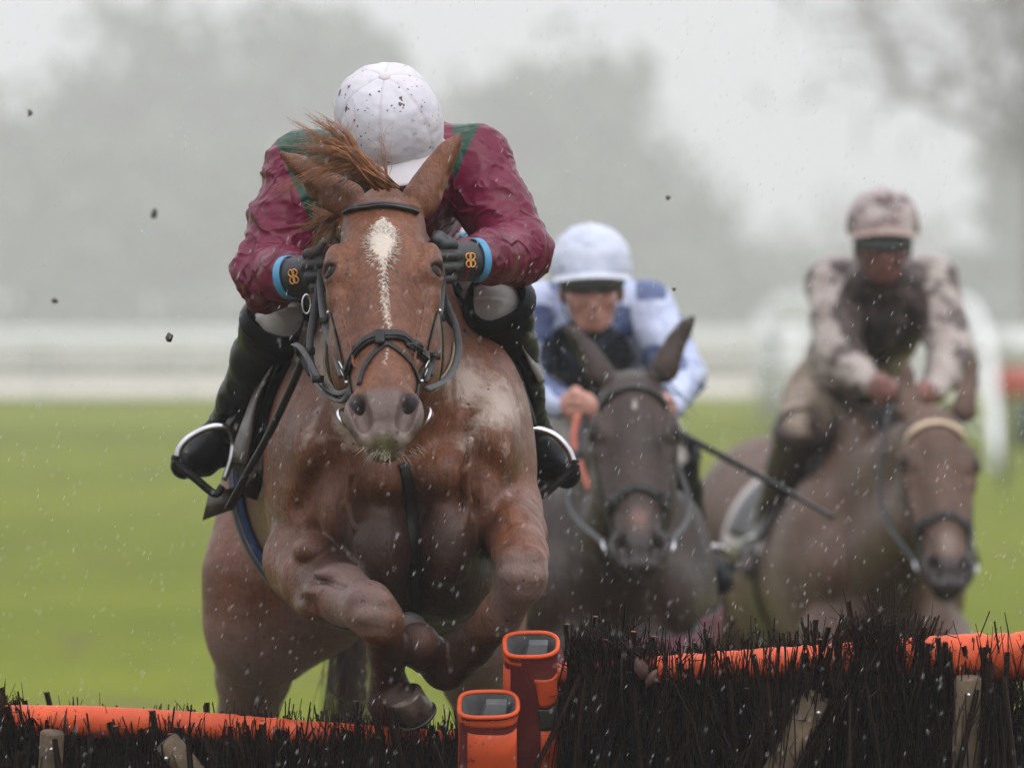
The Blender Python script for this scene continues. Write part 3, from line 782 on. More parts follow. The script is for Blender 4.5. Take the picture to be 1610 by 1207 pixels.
def rider(name, label, J, M, h=.006, capk=1.0, peak=(-.012, .052, .30), phm=1.92, glove=True, seed=0, foldamp=.008, face=False, jacket_attr=None, sl=1.0):
    """J: joints in world space. Children: body, jacket, breeches, boot, glove, cap"""
    root = empty(name, label, "jockey"); root.location = tuple(J['seat'])
    def part(nm, v, q, mat, attrs=None, parent=root):
        me = mesh_data(nm, np.asarray(v) - np.asarray(J['seat']), q)
        for k, val in (attrs or {}).items(): attr(me, k, val)
        o = link(nm, me, mat, parent); return o
    def partmb(nm, mb, mat, parent=root):
        o = mb.build(nm, mat, parent); me = o.data; me.transform(Matrix.Translation(-Vector(tuple(J['seat'])))); return o
    up, fr = unit(J['up']), unit(J['front'])
    fr = unit(fr - up * (fr @ up)); hs = np.cross(fr, up)
    HFm = Frame(J['head'], up, hs); HFm.w = fr; HFm.M = np.stack([HFm.u, HFm.v, HFm.w])
    # ---- body: one continuous figure
    allp = [np.asarray(p) for k, p in J.items() if k not in ('up', 'front')]
    F = Field(*bbox_axes(allp, .16, h * 1.25))
    add_face(F, HFm)
    F.cone(HFm(0, -.05, -.03), J['chest'] + V(0, 0, .06), .056, .070, .03)
    F.cone(J['shL'], J['shR'], .058, .058, .04); F.cone(J['chest'], J['waist'], .112, .100, .05, V(1, 0, 0), 1.2); F.cone(J['waist'], J['seat'], .090, .090, .05, V(1, 0, 0), 1.2)
    for s in 'LR':
        F.chain([(J['sh' + s], .050), (J['el' + s], .038), (J['wr' + s], .025)], .02)
        F.chain([(J['hip' + s], .062), (J['kn' + s], .036)], .04); F.cone(J['kn' + s], J['an' + s], .040, .028, .02)
        F.cone(J['an' + s], J['toe' + s], .030, .022, .015)
        if not glove: fist(F, J['wr' + s], J['ha' + s], V(0, 0, 1), V(0, -1, 0))
        else: F.cone(J['wr' + s], J['ha' + s], .022, .024, .01)
    v, q = F.mesh(); v = relax(v, q, 1, .4)
    part("body", v, q, M['skin'])
    # ---- jacket
    F = Field(*bbox_axes([J[k] for k in ('shL', 'shR', 'elL', 'elR', 'wrL', 'wrR', 'chest', 'waist')], .17, h))
    F.cone(J['chest'], J['waist'], .140, .128, .05, V(1, 0, 0), 1.12); F.cone(J['shL'], J['shR'], .074, .074, .05)
    F.cone(HFm(0, -.085, -.03), J['chest'] + V(0, 0, .06), .066, .10, .03)
    for s in 'LR':
        e = np.asarray(J['el' + s]); a = np.asarray(J['sh' + s]); w = np.asarray(J['wr' + s])
        F.chain([(a, .074 * sl), ((a + e) / 2, .068 * sl), (e, .066 * sl)], .03); F.chain([(e, .066 * sl), ((e + w) / 2, .050), (e * .12 + w * .88, .036), (w, .035)], .02)
    v, q = F.mesh(); v = relax(v, q, 1, .4); n = vnormals(v, q)
    # gathered folds at the inside of the elbows and long folds along the sleeves
    g = np.zeros(len(v))
    for s in 'LR':
        for a, b in (('sh', 'el'), ('el', 'wr')):
            dist, t = seg_d(v, J[a + s], J[b + s]); L = np.linalg.norm(np.asarray(J[b + s]) - np.asarray(J[a + s]))
            near = np.exp(-(np.linalg.norm(v - np.asarray(J['el' + s]), axis=1) / .14)**2); sel = dist < .10
            wob = vnoise(v * 14, seed + 5) * 1.6
            axd = unit(np.asarray(J[b + s]) - np.asarray(J[a + s])); e1 = unit(np.cross(axd, V(0, 1, 0))); e2 = np.cross(axd, e1); rel = v - np.asarray(J[a + s]); ph = np.arctan2(rel @ e2, rel @ e1)
            near2 = np.exp(-(np.linalg.norm(v - np.asarray(J['el' + s]), axis=1) / .22)**2); gt = np.clip(vnoise(v * 9 + 3, seed + 6) * 1.6 + .45, 0, 1)
            sp = np.sin(t * L * 34 + (1.6 if a == 'sh' else -2.4) * ph * (1 if s == 'L' else -1) + vnoise(v * 7, seed + 8) * 2.2); ridge = (1 - np.abs(sp))**3.0
            g += np.where(sel, near2 * gt * np.clip(t * (1 - t) * 9, 0, 1) * (ridge - .25) * foldamp * 1.25, 0)
            g += np.where(sel, near * (np.sin(t * L * 92 + wob * 3.4 + (v[:, 0] + v[:, 2]) * 16) * .5 + .3) * .0036, 0)
    g = np.clip(g, -.006, .008); v = v + n * g[:, None]; v = relax(v, q, 1, .5); v = folds(v, q, vnormals(v, q), foldamp * 1.0, (10, 10, 20), seed); v = folds(v, q, vnormals(v, q), foldamp * .30, (24, 24, 48), seed + 2); v = relax(v, q, 1, .3)
    at = jacket_attr(v, J) if jacket_attr else {}
    part("jacket", v, q, M['jacket'], at)
    # ---- breeches
    F = Field(*bbox_axes([J[k] for k in ('hipL', 'hipR', 'knL', 'knR', 'waist', 'seat')], .17, h))
    F.cone(J['waist'], J['seat'], .115, .130, .05, V(1, 0, 0), 1.2)
    for s in 'LR': F.chain([(J['hip' + s], .100), ((np.asarray(J['hip' + s]) + np.asarray(J['kn' + s])) / 2, .082), (np.asarray(J['hip' + s]) * .2 + np.asarray(J['kn' + s]) * .8, .066), (J['kn' + s], .054)], .04)
    v, q = F.mesh(); n = vnormals(v, q); v = folds(v, q, n, .006, (16, 16, 30), seed + 20)
    part("breeches", v, q, M['breeches'])
    # ---- boots
    for s in 'LR':
        k_, a_, t_ = (np.asarray(J[x + s]) for x in ('kn', 'an', 'toe'))
        F = Field(*bbox_axes([k_, a_, t_], .10, h * .8))
        ax = unit(a_ - k_); heel = a_ + ax * .060 - unit(t_ - a_) * .035
        F.chain([(k_ - ax * .03, .065), (k_ + ax * .02, .062), (k_ * .7 + a_ * .3, .056), (k_ * .35 + a_ * .65, .045), (a_, .040)], .02)
        F.cone(a_ + ax * .015, heel, .040, .032, .02); F.chain([(a_ + ax * .02, .042), (a_ * .45 + t_ * .55 + ax * .010, .040), (t_, .027)], .02); F.cone(heel, t_ + ax * .012, .026, .024, .02)
        F.apply(lambda X, Y, Z: -((X - k_[0]) * ax[0] + (Y - k_[1]) * ax[1] + (Z - k_[2]) * ax[2]) - .028, k_ - .2, k_ + .2, .008, 'and')
        v, q = F.mesh(); n = vnormals(v, q)
        da = np.linalg.norm(v - a_, axis=1); v = v + n * (np.exp(-(da / .07)**2) * np.sin(((v - a_) @ ax) * 210 + vnoise(v * 20, 3) * 2) * .0035)[:, None]
        v = folds(v, q, n, .004, (14, 14, 26), seed + 31)
        b = part("boot", v, q, M['boot'])
        # turned-over boot top
        mb = MB(); e1 = unit(np.cross(ax, V(0, 1, 0))); e2 = np.cross(ax, e1)
        ring = [k_ + ax * -.030 + (e1 * math.cos(t) + e2 * math.sin(t)) * (.0670 + .003 * math.sin(3 * t)) - ax * .012 * math.cos(t) for t in np.linspace(0, 2 * np.pi, 28, endpoint=False)]
        mb.sweep(ring, rprof(.035, .006), ups=[unit(p - k_) for p in ring], closed=True)
        partmb("boot_top", mb, M['boot'], b)
    # ---- gloves
    if glove:
        for s in 'LR':
            w, k_ = np.asarray(J['wr' + s]), np.asarray(J['ha' + s]); F = Field(*bbox_axes([w, k_], .085, .0032))
            fist(F, w, k_, V(0, 0, 1), V(0, -1, 0), 1.08)
            ax = unit(k_ - w); F.cone(w - ax * .022, w + ax * .02, .037, .034, .008)
            v, q = F.mesh(); g = part("glove", v, q, M['glove'])
            if M.get('gold'):          # embroidered knot on the back of the cuff
                f_ = unit(V(0, -1, 0) - ax * (V(0, -1, 0) @ ax)); u_ = unit(np.cross(f_, ax)); c = w + ax * .004 + f_ * .0375
                mb = MB()
                for du in (-.007, .007):
                    for da in (-.0045, .0045):
                        mb.tube([c + u_ * (du + .0062 * math.cos(t)) + ax * (da * s_ + .0062 * math.sin(t)) for t in np.linspace(0, 2 * np.pi, 14, endpoint=False) for s_ in (1,)], .0016, 5, closed=True)
                partmb("embroidered_knot", mb, M['gold'], g)
                # coloured ring on the cuff of the sleeve
                w0 = w - ax * .036; mb = MB(); u2 = unit(np.cross(ax, f_))
                mb.sweep([w0 + (f_ * math.cos(t) + u2 * math.sin(t)) * .0405 for t in np.linspace(0, 2 * np.pi, 26, endpoint=False)], rprof(.016, .004), ups=[(f_ * math.cos(t) + u2 * math.sin(t)) for t in np.linspace(0, 2 * np.pi, 26, endpoint=False)], closed=True)
                partmb("cuff_band", mb, M['blue'], root)
    # ---- cap
    cc = np.asarray(J['cap']) if 'cap' in J else HFm(0, .055, -.008)
    v, q, sd, f3 = cap_mesh(cc, up, fr, .104 * capk, .124 * capk, .118 * capk, seed=seed, phm=phm)
    cp = part("cap", v, q, M['cap'], {"seam": sd})
    mb = peak_mb(cc, f3, .104 * capk, .124 * capk, peak[1], peak[2], peak[0]); partmb("peak", mb, M['cap_peak'], cp)
    mb = MB(); mb.ball(cc + up * .117 * capk, (.0125, .0125, .006), 14, 8, np.stack([f3[0], f3[1], f3[2]])); partmb("button", mb, M['cap_peak'], cp)
    # chin strap
    mb = MB(); pts = spline([HFm(-.079, .02, .01), HFm(-.068, -.05, .03), HFm(-.03, -.098, .045), HFm(.03, -.098, .045), HFm(.068, -.05, .03), HFm(.079, .02, .01)], 24)
    mb.sweep(pts, rprof(.016, .003), ups=[p - HFm(0, 0, 0) for p in pts]); partmb("chin_strap", mb, M['boot'], cp)
    return root, HFm, part, partmb, f3, cc

skin_m = simple_mat("wet_skin", (.42, .20, .15), .45, .15, 25)
boot_m = simple_mat("black_boot_leather", (.007, .007, .008), .34, .4, 22, bmp=.3, spec=.10)
glove_m = simple_mat("black_glove", (.016, .016, .018), .55, .3, 80)
gold_m = simple_mat("gold_thread", (.60, .27, .06), .5, .2, 200)
blue_m = simple_mat("blue_band", (.055, .24, .42), .5, .12, 60)
def splat_mat(name, base, base2=None, mud=(.045, .032, .026), amount=.5, rough=.5, scale=60, wash=.0, washcol=(.30, .25, .22), attr_cols=(), trans=0.0, seamcol=None, coarse=0.0, spec=.25, crease=0.0):
    """cloth with mud spots; attr_cols = (attribute, colour) layers"""
    m, n, l, b = new_mat(name); co = objco(n)
    t = noise(n, l, 9, 5, .6, co); r = ramp(n, [(.3, base), (.7, base2 or tuple(c * .86 for c in base))]); l.new(t.outputs["Fac"], r.inputs[0]); c = r.outputs[0]
    for an, col in attr_cols: c = mixc(n, l, sstep(n, l, attn(n, an), .45, .55), c, col)
    if seamcol: c = mixc(n, l, mth(n, l, 'MULTIPLY', attn(n, "seam"), .45), c, seamcol)
    if wash > 0:
        tw = noise(n, l, 14, 6, .7, co, .6); c = mixc(n, l, mth(n, l, 'MULTIPLY', sstep(n, l, tw.outputs["Fac"], .42, .70), wash), c, washcol)
    # droplets of mud of two sizes, gathered in drifts
    for sc, th in ((scale, .20), (scale * 2.6, .22)):
        vo = n.new("ShaderNodeTexVoronoi"); vo.inputs["Scale"].default_value = sc; vo.inputs["Randomness"].default_value = 1.0
        wob = noise(n, l, sc * 1.8, 3, .6, co); vm = mixc(n, l, .018 * 60 / sc, co, wob.outputs["Color"]); l.new(vm, vo.inputs["Vector"])
        hue = n.new("ShaderNodeSeparateColor"); l.new(vo.outputs["Color"], hue.inputs[0])
        size = mth(n, l, 'MULTIPLY', hue.outputs[0], th * 1.8)
        inside = sstep(n, l, mth(n, l, 'SUBTRACT', size, vo.outputs["Distance"]), .0, .06)
        dr = noise(n, l, 7, 3, .6, co); gate = sstep(n, l, dr.outputs["Fac"], .62 - amount * .22, .70 - amount * .22)
        gate2 = sstep(n, l, hue.outputs[1], .78 - amount * .35, .80 - amount * .35)
        c = mixc(n, l, mth(n, l, 'MULTIPLY', mth(n, l, 'MULTIPLY', inside, gate), gate2), c, mud)
    if coarse > 0:
        tc = noise(n, l, 20, 5, .65, co, .5); c = mixc(n, l, mth(n, l, 'MULTIPLY', sstep(n, l, tc.outputs["Fac"], .56 - coarse * .1, .66 - coarse * .1), .9), c, mud)
    l.new(c, b.inputs["Base Color"]); b.inputs["Roughness"].default_value = rough
    b.inputs["Specular IOR Level"].default_value = spec
    fn = noise(n, l, 38, 4, .6, co, .4)
    if crease > 0:      # sharp little folds of thin wet cloth
        c1 = noise(n, l, 9, 2, .45, co, 1.1); rg = mth(n, l, 'SUBTRACT', 1.0, mth(n, l, 'MULTIPLY', mth(n, l, 'ABSOLUTE', mth(n, l, 'SUBTRACT', c1.outputs["Fac"], .5)), 9.0), clamp=True)
        hh = mth(n, l, 'ADD', mth(n, l, 'MULTIPLY', fn.outputs["Fac"], .30), mth(n, l, 'MULTIPLY', mth(n, l, 'POWER', rg, 1.6), crease)); bump(n, l, b, hh, .8, .010)
    else: bump(n, l, b, fn.outputs["Fac"], .35, .004)
    return m

# ---------------- rider of the leading horse
def silks1(v, J):
    pxx = v[:, 0] / (S * v[:, 1]) + 805; pyy = 500 - (v[:, 2] - CAM_H) / (S * v[:, 1])
    dl, tl = seg_d(v, J['shL'], J['elL']); dr, tr = seg_d(v, J['shR'], J['elR'])
    # sleeves start at the armhole; the body is green with a maroon front panel
    armL = v[:, 0] < J['shL'][0] - .030 - (v[:, 2] - J['shL'][2]) * .45; armR = v[:, 0] > J['shR'][0] - .022 + (v[:, 2] - J['shR'][2]) * .45
    c0 = (J['shL'][0] + J['shR'][0]) / 2
    centre = (v[:, 0] > c0 + .065) & (v[:, 0] < c0 + .125) & (v[:, 1] < J['shL'][1] + .1)
    dw = np.minimum(seg_d(v, J['elL'], J['wrL'])[0], seg_d(v, J['elR'], J['wrR'])[0]) < .075
    return {"green": (~(armL | armR | centre | dw)).astype(float)}
J1 = dict(head=P(612, 232, 14.17), cap=P(612, 196, 14.15), up=V(-.07, -.60, .79), front=V(.34, -.79, -.55),
    chest=P(615, 285, 14.52), waist=P(612, 345, 14.92), seat=P(608, 385, 15.10),
    shL=P(478, 268, 14.46), shR=P(744, 258, 14.46), elL=P(424, 430, 14.36), elR=P(812, 396, 14.36),
    wrL=P(478, 432, 14.10), wrR=P(724, 410, 14.08), haL=P(520, 424, 14.06), haR=P(680, 412, 14.04),
    hipL=P(545, 395, 15.06), hipR=P(672, 390, 15.06), knL=P(434, 510, 14.50), knR=P(784, 486, 14.50),
    anL=P(352, 688, 14.86), anR=P(836, 690, 14.86), toeL=P(292, 728, 14.76), toeR=P(890, 742, 14.76))
cap1_m = splat_mat("white_silk_cap", (.54, .53, .57), (.46, .45, .50), mud=(.075, .052, .042), amount=.85, rough=.55, scale=48, wash=.42, washcol=(.55, .47, .47), seamcol=(.30, .27, .29))
peak1_m = splat_mat("white_cap_peak", (.52, .50, .52), (.46, .42, .44), amount=.6, rough=.5, scale=60, wash=.45, washcol=(.50, .38, .36))
jack1_m = splat_mat("maroon_silk_jacket", (.140, .008, .034), (.088, .004, .020), amount=.15, rough=.34, scale=90, wash=.03, washcol=(.30, .20, .20), attr_cols=(("green", (.007, .042, .026)),), spec=.20, crease=.6)
breech1_m = splat_mat("white_breeches", (.56, .54, .52), (.48, .46, .43), amount=.35, rough=.6, scale=70, wash=.35, washcol=(.42, .38, .33))
RID1 = rider("jockey", "jockey in maroon and green jacket with head bowed under a mud-flecked white cap", J1,
      dict(skin=skin_m, jacket=jack1_m, breeches=breech1_m, boot=boot_m, glove=glove_m, gold=gold_m, blue=blue_m, cap=cap1_m, cap_peak=peak1_m), h=.0042, capk=.955, seed=3, foldamp=.012, jacket_attr=silks1)
# ---------------- coat of the leading horse
def coat_mat(name, c1, c2, pale=(.40, .32, .27), dark=(.026, .013, .010), muz=(.105, .070, .060), rough=.40, lipc=(.30, .235, .20)):
    m, n, l, b = new_mat(name); co = objco(n)
    t = noise(n, l, 7, 6, .62, co, .3); r = ramp(n, [(.28, c1), (.72, c2)]); l.new(t.outputs["Fac"], r.inputs[0]); c = r.outputs[0]
    hair = noise(n, l, 160, 3, .6, co); mp = n.new("ShaderNodeMapping"); mp.inputs["Scale"].default_value = (1, 1, .30); l.new(co, mp.inputs[0]); l.new(mp.outputs[0], hair.inputs["Vector"])
    rh = ramp(n, [(.3, (.60, .60, .60)), (.7, (1.30, 1.27, 1.24))]); l.new(hair.outputs["Fac"], rh.inputs[0]); c = mixc(n, l, .8, c, rh.outputs[0], 'MULTIPLY')
    edge = noise(n, l, 28, 6, .7, co, .4)
    mp2 = n.new("ShaderNodeMapping"); mp2.inputs["Scale"].default_value = (1, 1, .22); l.new(co, mp2.inputs[0]); clump = noise(n, l, 62, 4, .7, mp2.outputs[0], .5)
    rc = ramp(n, [(.34, (.66, .64, .62)), (.62, (1.22, 1.20, 1.18))]); l.new(clump.outputs["Fac"], rc.inputs[0]); c = mixc(n, l, .7, c, rc.outputs[0], 'MULTIPLY')
    def layer(c, an, col, lo=.40, hi=.60, amp=.5, k=1.0, tex=edge):
        a = mth(n, l, 'ADD', attn(n, an), mth(n, l, 'MULTIPLY', mth(n, l, 'SUBTRACT', tex.outputs["Fac"], .5), amp))
        return mixc(n, l, mth(n, l, 'MULTIPLY', sstep(n, l, a, lo, hi), k), c, col)
    c = layer(c, "wet_shade", dark, .10, .90, .40, .90)
    c = layer(c, "tan", (.20, .130, .080), .3, .8, .6, .75)
    c = layer(c, "grey", (.20, .145, .135), .25, .85, .6, .6)
    c = layer(c, "foam_sheen", pale, .30, .85, 1.4, .85)
    c = layer(c, "muzzle", muz, .3, .8, .3, 1.0)
    c = layer(c, "lip", lipc, .30, .8, .5, .75)
    c = layer(c, "slime", (.11, .12, .035), .35, .75, .6, .5)
    c = layer(c, "nostril", (.035, .026, .026), .3, .8, .1, 1.0)
    fine = noise(n, l, 190, 3, .7, co)
    c = layer(c, "blaze", (.52, .455, .39), .36, .66, 1.15, .95, fine)
    # specks of mud
    vo = n.new("ShaderNodeTexVoronoi"); vo.inputs["Scale"].default_value = 55; l.new(co, vo.inputs["Vector"])
    sp = n.new("ShaderNodeSeparateColor"); l.new(vo.outputs["Color"], sp.inputs[0])
    ins = sstep(n, l, mth(n, l, 'SUBTRACT', mth(n, l, 'MULTIPLY', sp.outputs[0], .26), vo.outputs["Distance"]), 0, .05)
    c = mixc(n, l, mth(n, l, 'MULTIPLY', mth(n, l, 'MULTIPLY', ins, mth(n, l, 'GREATER_THAN', sp.outputs[1], .62)), .8), c, (.03, .02, .016))
    l.new(c, b.inputs["Base Color"])
    rr = ramp(n, [(.3, (rough - .14,) * 3), (.7, (rough + .18,) * 3)]); l.new(edge.outputs["Fac"], rr.inputs[0]); l.new(rr.outputs[0], b.inputs["Roughness"])
    b.inputs["Specular IOR Level"].default_value = .30
    mh = mth(n, l, 'ADD', mth(n, l, 'ADD', mth(n, l, 'MULTIPLY', hair.outputs["Fac"], .35), mth(n, l, 'MULTIPLY', clump.outputs["Fac"], .6)), edge.outputs["Fac"])
    bump(n, l, b, mh, .8, .006)
    return m
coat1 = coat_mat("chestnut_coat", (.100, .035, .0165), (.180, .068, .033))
eye_m, _n, _l, _b = new_mat("horse_eye"); _t = noise(_n, _l, 60, 2, .5, objco(_n)); _r = ramp(_n, [(.3, (.010, .006, .005)), (.7, (.022, .012, .009))]); _l.new(_t.outputs["Fac"], _r.inputs[0]); _l.new(_r.outputs[0], _b.inputs["Base Color"]); _b.inputs["Roughness"].default_value = .07; _b.inputs["Specular IOR Level"].default_value = .16
hoof_m = simple_mat("wet_hoof", (.10, .085, .08), .28, .45, 40, bmp=.3)
hoofpale_m = simple_mat("wet_pale_hoof", (.070, .045, .036), .24, .5, 45, bmp=.4)
def g3(v, c, r): return np.exp(-(((v - np.asarray(c)) / np.asarray(r))**2).sum(1))
def pxy(v): return v[:, 0] / (S * v[:, 1]) + 805, 500 - (v[:, 2] - CAM_H) / (S * v[:, 1])
def line_px(v, a, b, w):
    """closeness to a seam on the coat given by two points"""
    d, t = seg_d(v, a, b); return np.clip(1 - d / w, 0, 1)
def head_attrs(v, fr, at, blaze=None):
    L = fr.inv(v); u, vv, w = L.T; near = np.exp(-np.maximum(0, np.abs(u) - .15)**2 / .001) * (w < .06) * (w > -.32) * (vv > -.1) * (vv < .66)
    at["muzzle"] = near * np.clip((vv - .455) / .05, 0, 1) * np.clip((w + .15) / .06, 0, 1)
    at["lip"] = near * np.clip((vv - .558) / .02, 0, 1) * np.clip((np.abs(u) - .004) / .03, .25, 1) * .9
    at["slime"] = near * np.exp(-((u / .026)**2 + ((vv - .585) / .020)**2))
    no = np.zeros(len(v))
    for s in (-1, 1):
        d, t = seg_d(L, V(s * .051, .494, -.012), V(s * .038, .515, -.040)); no = np.maximum(no, np.clip(1.5 - d / .016, 0, 1))
    at["nostril"] = near * no
    eye = np.zeros(len(v))
    for s in (-1, 1): eye = np.maximum(eye, np.exp(-(((L - V(s * .100, .178, -.015)) / V(.02, .032, .028))**2).sum(1)))
    at["wet_shade"] = np.maximum(at.get("wet_shade", 0), near * eye * .9)
    if blaze is not None:
        rows = np.array(blaze); hw = np.interp(vv, rows[:, 0], rows[:, 1]); u0 = np.interp(vv, rows[:, 0], rows[:, 2])
        at["blaze"] = near * np.clip(.5 + (hw - np.abs(u - u0)) / .036, 0, 1) * (w > -.06) * (hw != 0)
    else: at["blaze"] = np.zeros(len(v))
    return at
def zero_attrs(n): return {k: np.zeros(n) for k in ("wet_shade", "tan", "grey", "foam_sheen", "muzzle", "lip", "slime", "nostril", "blaze")}
X1, Y1 = pxy(h1v); D1 = h1v[:, 1]
at1 = zero_attrs(len(h1v))
front = np.clip((14.75 - D1) / .3, 0, 1)
at1["wet_shade"] = np.clip((Y1 - 700) / 170, 0, 1) * np.clip((D1 - 14.02) / .12, 0, 1) * front * 1.25 * np.exp(-((X1 - 640) / 160)**2) + .75 * g3(h1v, P(600, 1030, 14.05), (.07, .12, .09)) + .55 * g3(h1v, P(730, 1040, 14.1), (.12, .12, .08))  # wet coat, with the shade under the breast darkened into the colour
at1["tan"] = np.clip((D1 - 14.62) / .12, 0, 1) * np.clip((15.6 - D1) / .2, 0, 1) * np.clip((Y1 - 720) / 160, 0, 1)
at1["grey"] = np.clip((14.22 - D1) / .15, 0, 1) * np.clip((Y1 - 840) / 50, 0, 1) * np.exp(-(np.minimum(np.abs(X1 - 560), np.abs(X1 - 822)) / 70)**2) * (Y1 < 1000) + .8 * np.clip((D1 - 15.3) / .2, 0, 1) * np.clip((Y1 - 850) / 200, 0, 1)
foam_sheen = np.zeros(len(h1v))
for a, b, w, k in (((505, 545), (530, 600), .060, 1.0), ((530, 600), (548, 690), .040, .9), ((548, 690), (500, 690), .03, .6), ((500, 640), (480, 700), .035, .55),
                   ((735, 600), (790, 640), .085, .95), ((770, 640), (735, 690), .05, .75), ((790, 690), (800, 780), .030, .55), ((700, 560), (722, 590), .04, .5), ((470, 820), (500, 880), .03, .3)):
    foam_sheen = np.maximum(foam_sheen, k * line_px(h1v, P(*a, 14.28), P(*b, 14.28), .0) if False else k * np.clip(1 - np.hypot(*(np.stack([X1, Y1]) - (np.array(a)[:, None] + (np.array(b) - np.array(a))[:, None] * np.clip(((X1 - a[0]) * (b[0] - a[0]) + (Y1 - a[1]) * (b[1] - a[1])) / ((b[0] - a[0])**2 + (b[1] - a[1])**2), 0, 1)))) * S * 14.3 / w, 0, 1) * (D1 > 14.0) * (D1 < 14.75))
at1["foam_sheen"] = foam_sheen  # lather streaks, plus the neck's wet sheen painted in as pale colour
head_attrs(h1v, HF, at1, [(.02, 0, 0), (.070, 0, 0), (.080, .004, 0), (.10, .019, 0), (.13, .026, -.001), (.155, .019, -.001), (.185, .004, .000), (.22, .0015, .001), (.29, .0015, .004), (.335, .001, .010), (.350, -.012, .010), (.375, -.012, .01), (.39, -.001, .008), (.43, -.001, .002), (.445, -.02, 0), (.6, 0, 0)])
horse1 = empty("horse", "chestnut horse with white star and stripe jumping the hurdle in front", "horse"); horse1.location = (P(600, 0, 14.9)[0], 14.9, 0)
O1 = np.array(horse1.location)
def part1(nm, v, q, mat, attrs=None, parent=horse1):
    me = mesh_data(nm, np.asarray(v) - O1, q)
    for k, a in (attrs or {}).items(): attr(me, k, np.clip(a, 0, 1.5))
    return link(nm, me, mat, parent)
def mbpart(mb, nm, mat, parent, org):
    o = mb.build(nm, mat, parent); o.data.transform(Matrix.Translation(-Vector(tuple(org)))); return o
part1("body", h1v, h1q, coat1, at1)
def strands(specs, n, rad, seed, spread, droop=V(0, 0, 0), sides=3, curl=.0, m=9, clumps=0):
    """specs: list of root->tip polylines; makes n tapered hairs interpolated between them"""
    r = np.random.default_rng(seed); mb = MB(); K = len(specs); S_ = [spline(s, m) for s in specs]
    CL = [(r.uniform(0, K - 1), r.normal(0, 1, 3) * spread, r.normal(0, 1, 3) * spread, r.uniform(.6, 1.05), r.uniform(0, 6)) for _ in range(max(clumps, 1))]
    for i in range(n):
        f = r.uniform(0, K - 1); a = int(f); f -= a
        p = S_[a] * (1 - f) + S_[min(a + 1, K - 1)] * f
        t = np.linspace(0, 1, m)[:, None]; off = r.normal(0, 1, 3) * spread; off2 = r.normal(0, 1, 3) * spread
        L = r.uniform(.55, 1.08)
        if clumps and r.random() < .86:
            f, off, off2, L, ph = CL[r.integers(0, clumps)]; L = L * r.uniform(.9, 1.06); a = int(f); f -= a; p = S_[a] * (1 - f) + S_[min(a + 1, K - 1)] * f; off = off + r.normal(0, 1, 3) * spread * .28 * (1.1 - t); off2 = off2 + r.normal(0, 1, 3) * spread * .06
        p = p[0] + (p - p[0]) * L + off * (.25 + .75 * t) + off2 * t**2 * 1.4 + droop * t**2 + np.stack([np.sin(t[:, 0] * 6 + r.uniform(0, 6)) * curl * t[:, 0] for _ in range(3)], 1)
        mb.tube(p, np.linspace(rad, rad * .25, m), sides)
    return mb
hair_m = simple_mat("chestnut_hair", (.20, .070, .025), .42, .45, 50, bmp=0, col2=(.36, .145, .055))
tail_m = simple_mat("dark_chestnut_tail", (.045, .022, .013), .5, .5, 30, bmp=0, col2=(.11, .052, .030))
def fl(*p): return [P(x, y, d) for x, y, d in p]
mb = strands([fl((622, 294, 13.78), (592, 274, 13.76), (555, 250, 13.76), (515, 262, 13.77), (478, 275, 13.78)), fl((606, 294, 13.78), (580, 268, 13.76), (545, 240, 13.75), (505, 240, 13.76), (470, 246, 13.78)),
              fl((588, 292, 13.79), (565, 262, 13.76), (545, 225, 13.75), (515, 210, 13.76), (492, 200, 13.78)), fl((572, 290, 13.80), (552, 255, 13.77), (536, 222, 13.76), (520, 202, 13.77), (506, 190, 13.78))], 760, .0010, 5, .014, curl=.006, clumps=46)
mbpart(mb, "forelock", hair_m, horse1, O1)
mb = strands([fl((606, 285, 13.80), (604, 250, 13.80), (596, 215, 13.82), (585, 185, 13.84)), fl((612, 285, 13.80), (600, 240, 13.80), (606, 205, 13.82), (622, 180, 13.84)), fl((606, 287, 13.80), (612, 255, 13.79), (600, 230, 13.79), (560, 226, 13.78)), fl((600, 285, 13.80), (585, 240, 13.80), (582, 215, 13.82), (578, 190, 13.84))], 14, .0008, 8, .006, curl=.004)
mbpart(mb, "stray_hair", hair_m, horse1, O1)
mb = strands([fl((560, 318, 13.95), (525, 322, 13.96), (495, 335, 13.98), (470, 325, 14.0)), fl((556, 330, 13.96), (528, 335, 13.97), (505, 352, 13.99), (488, 372, 14.0)), fl((552, 345, 13.98), (530, 350, 13.98), (515, 370, 14.0), (500, 395, 14.02))], 260, .0011, 6, .013, curl=.006, clumps=22)
mbpart(mb, "mane", hair_m, horse1, O1)
mb = strands([fl((575, 720, 16.22), (560, 800, 16.36), (535, 950, 16.42), (515, 1150, 16.42), (510, 1250, 16.40)), fl((585, 720, 16.22), (575, 800, 16.36), (555, 950, 16.42), (545, 1150, 16.42), (540, 1260, 16.40)), fl((580, 720, 16.22), (575, 800, 16.36), (560, 950, 16.42), (575, 1150, 16.40), (600, 1210, 16.40))], 340, .0022, 9, .016, curl=.012)
mbpart(mb, "tail", tail_m, horse1, O1)
bvh1 = bvh_of(h1v, h1q)
def cast(px_, py_, bvh=bvh1):
    o = Vector((0, 0, CAM_H)); d = Vector(tuple(P(px_, py_, 10.0))) - o
    l, n, i, t = bvh.ray_cast(o, d.normalized(), 60)
    return (None, None) if l is None else (np.array(l), np.array(n))
wh = MB(); r_ = np.random.default_rng(12)
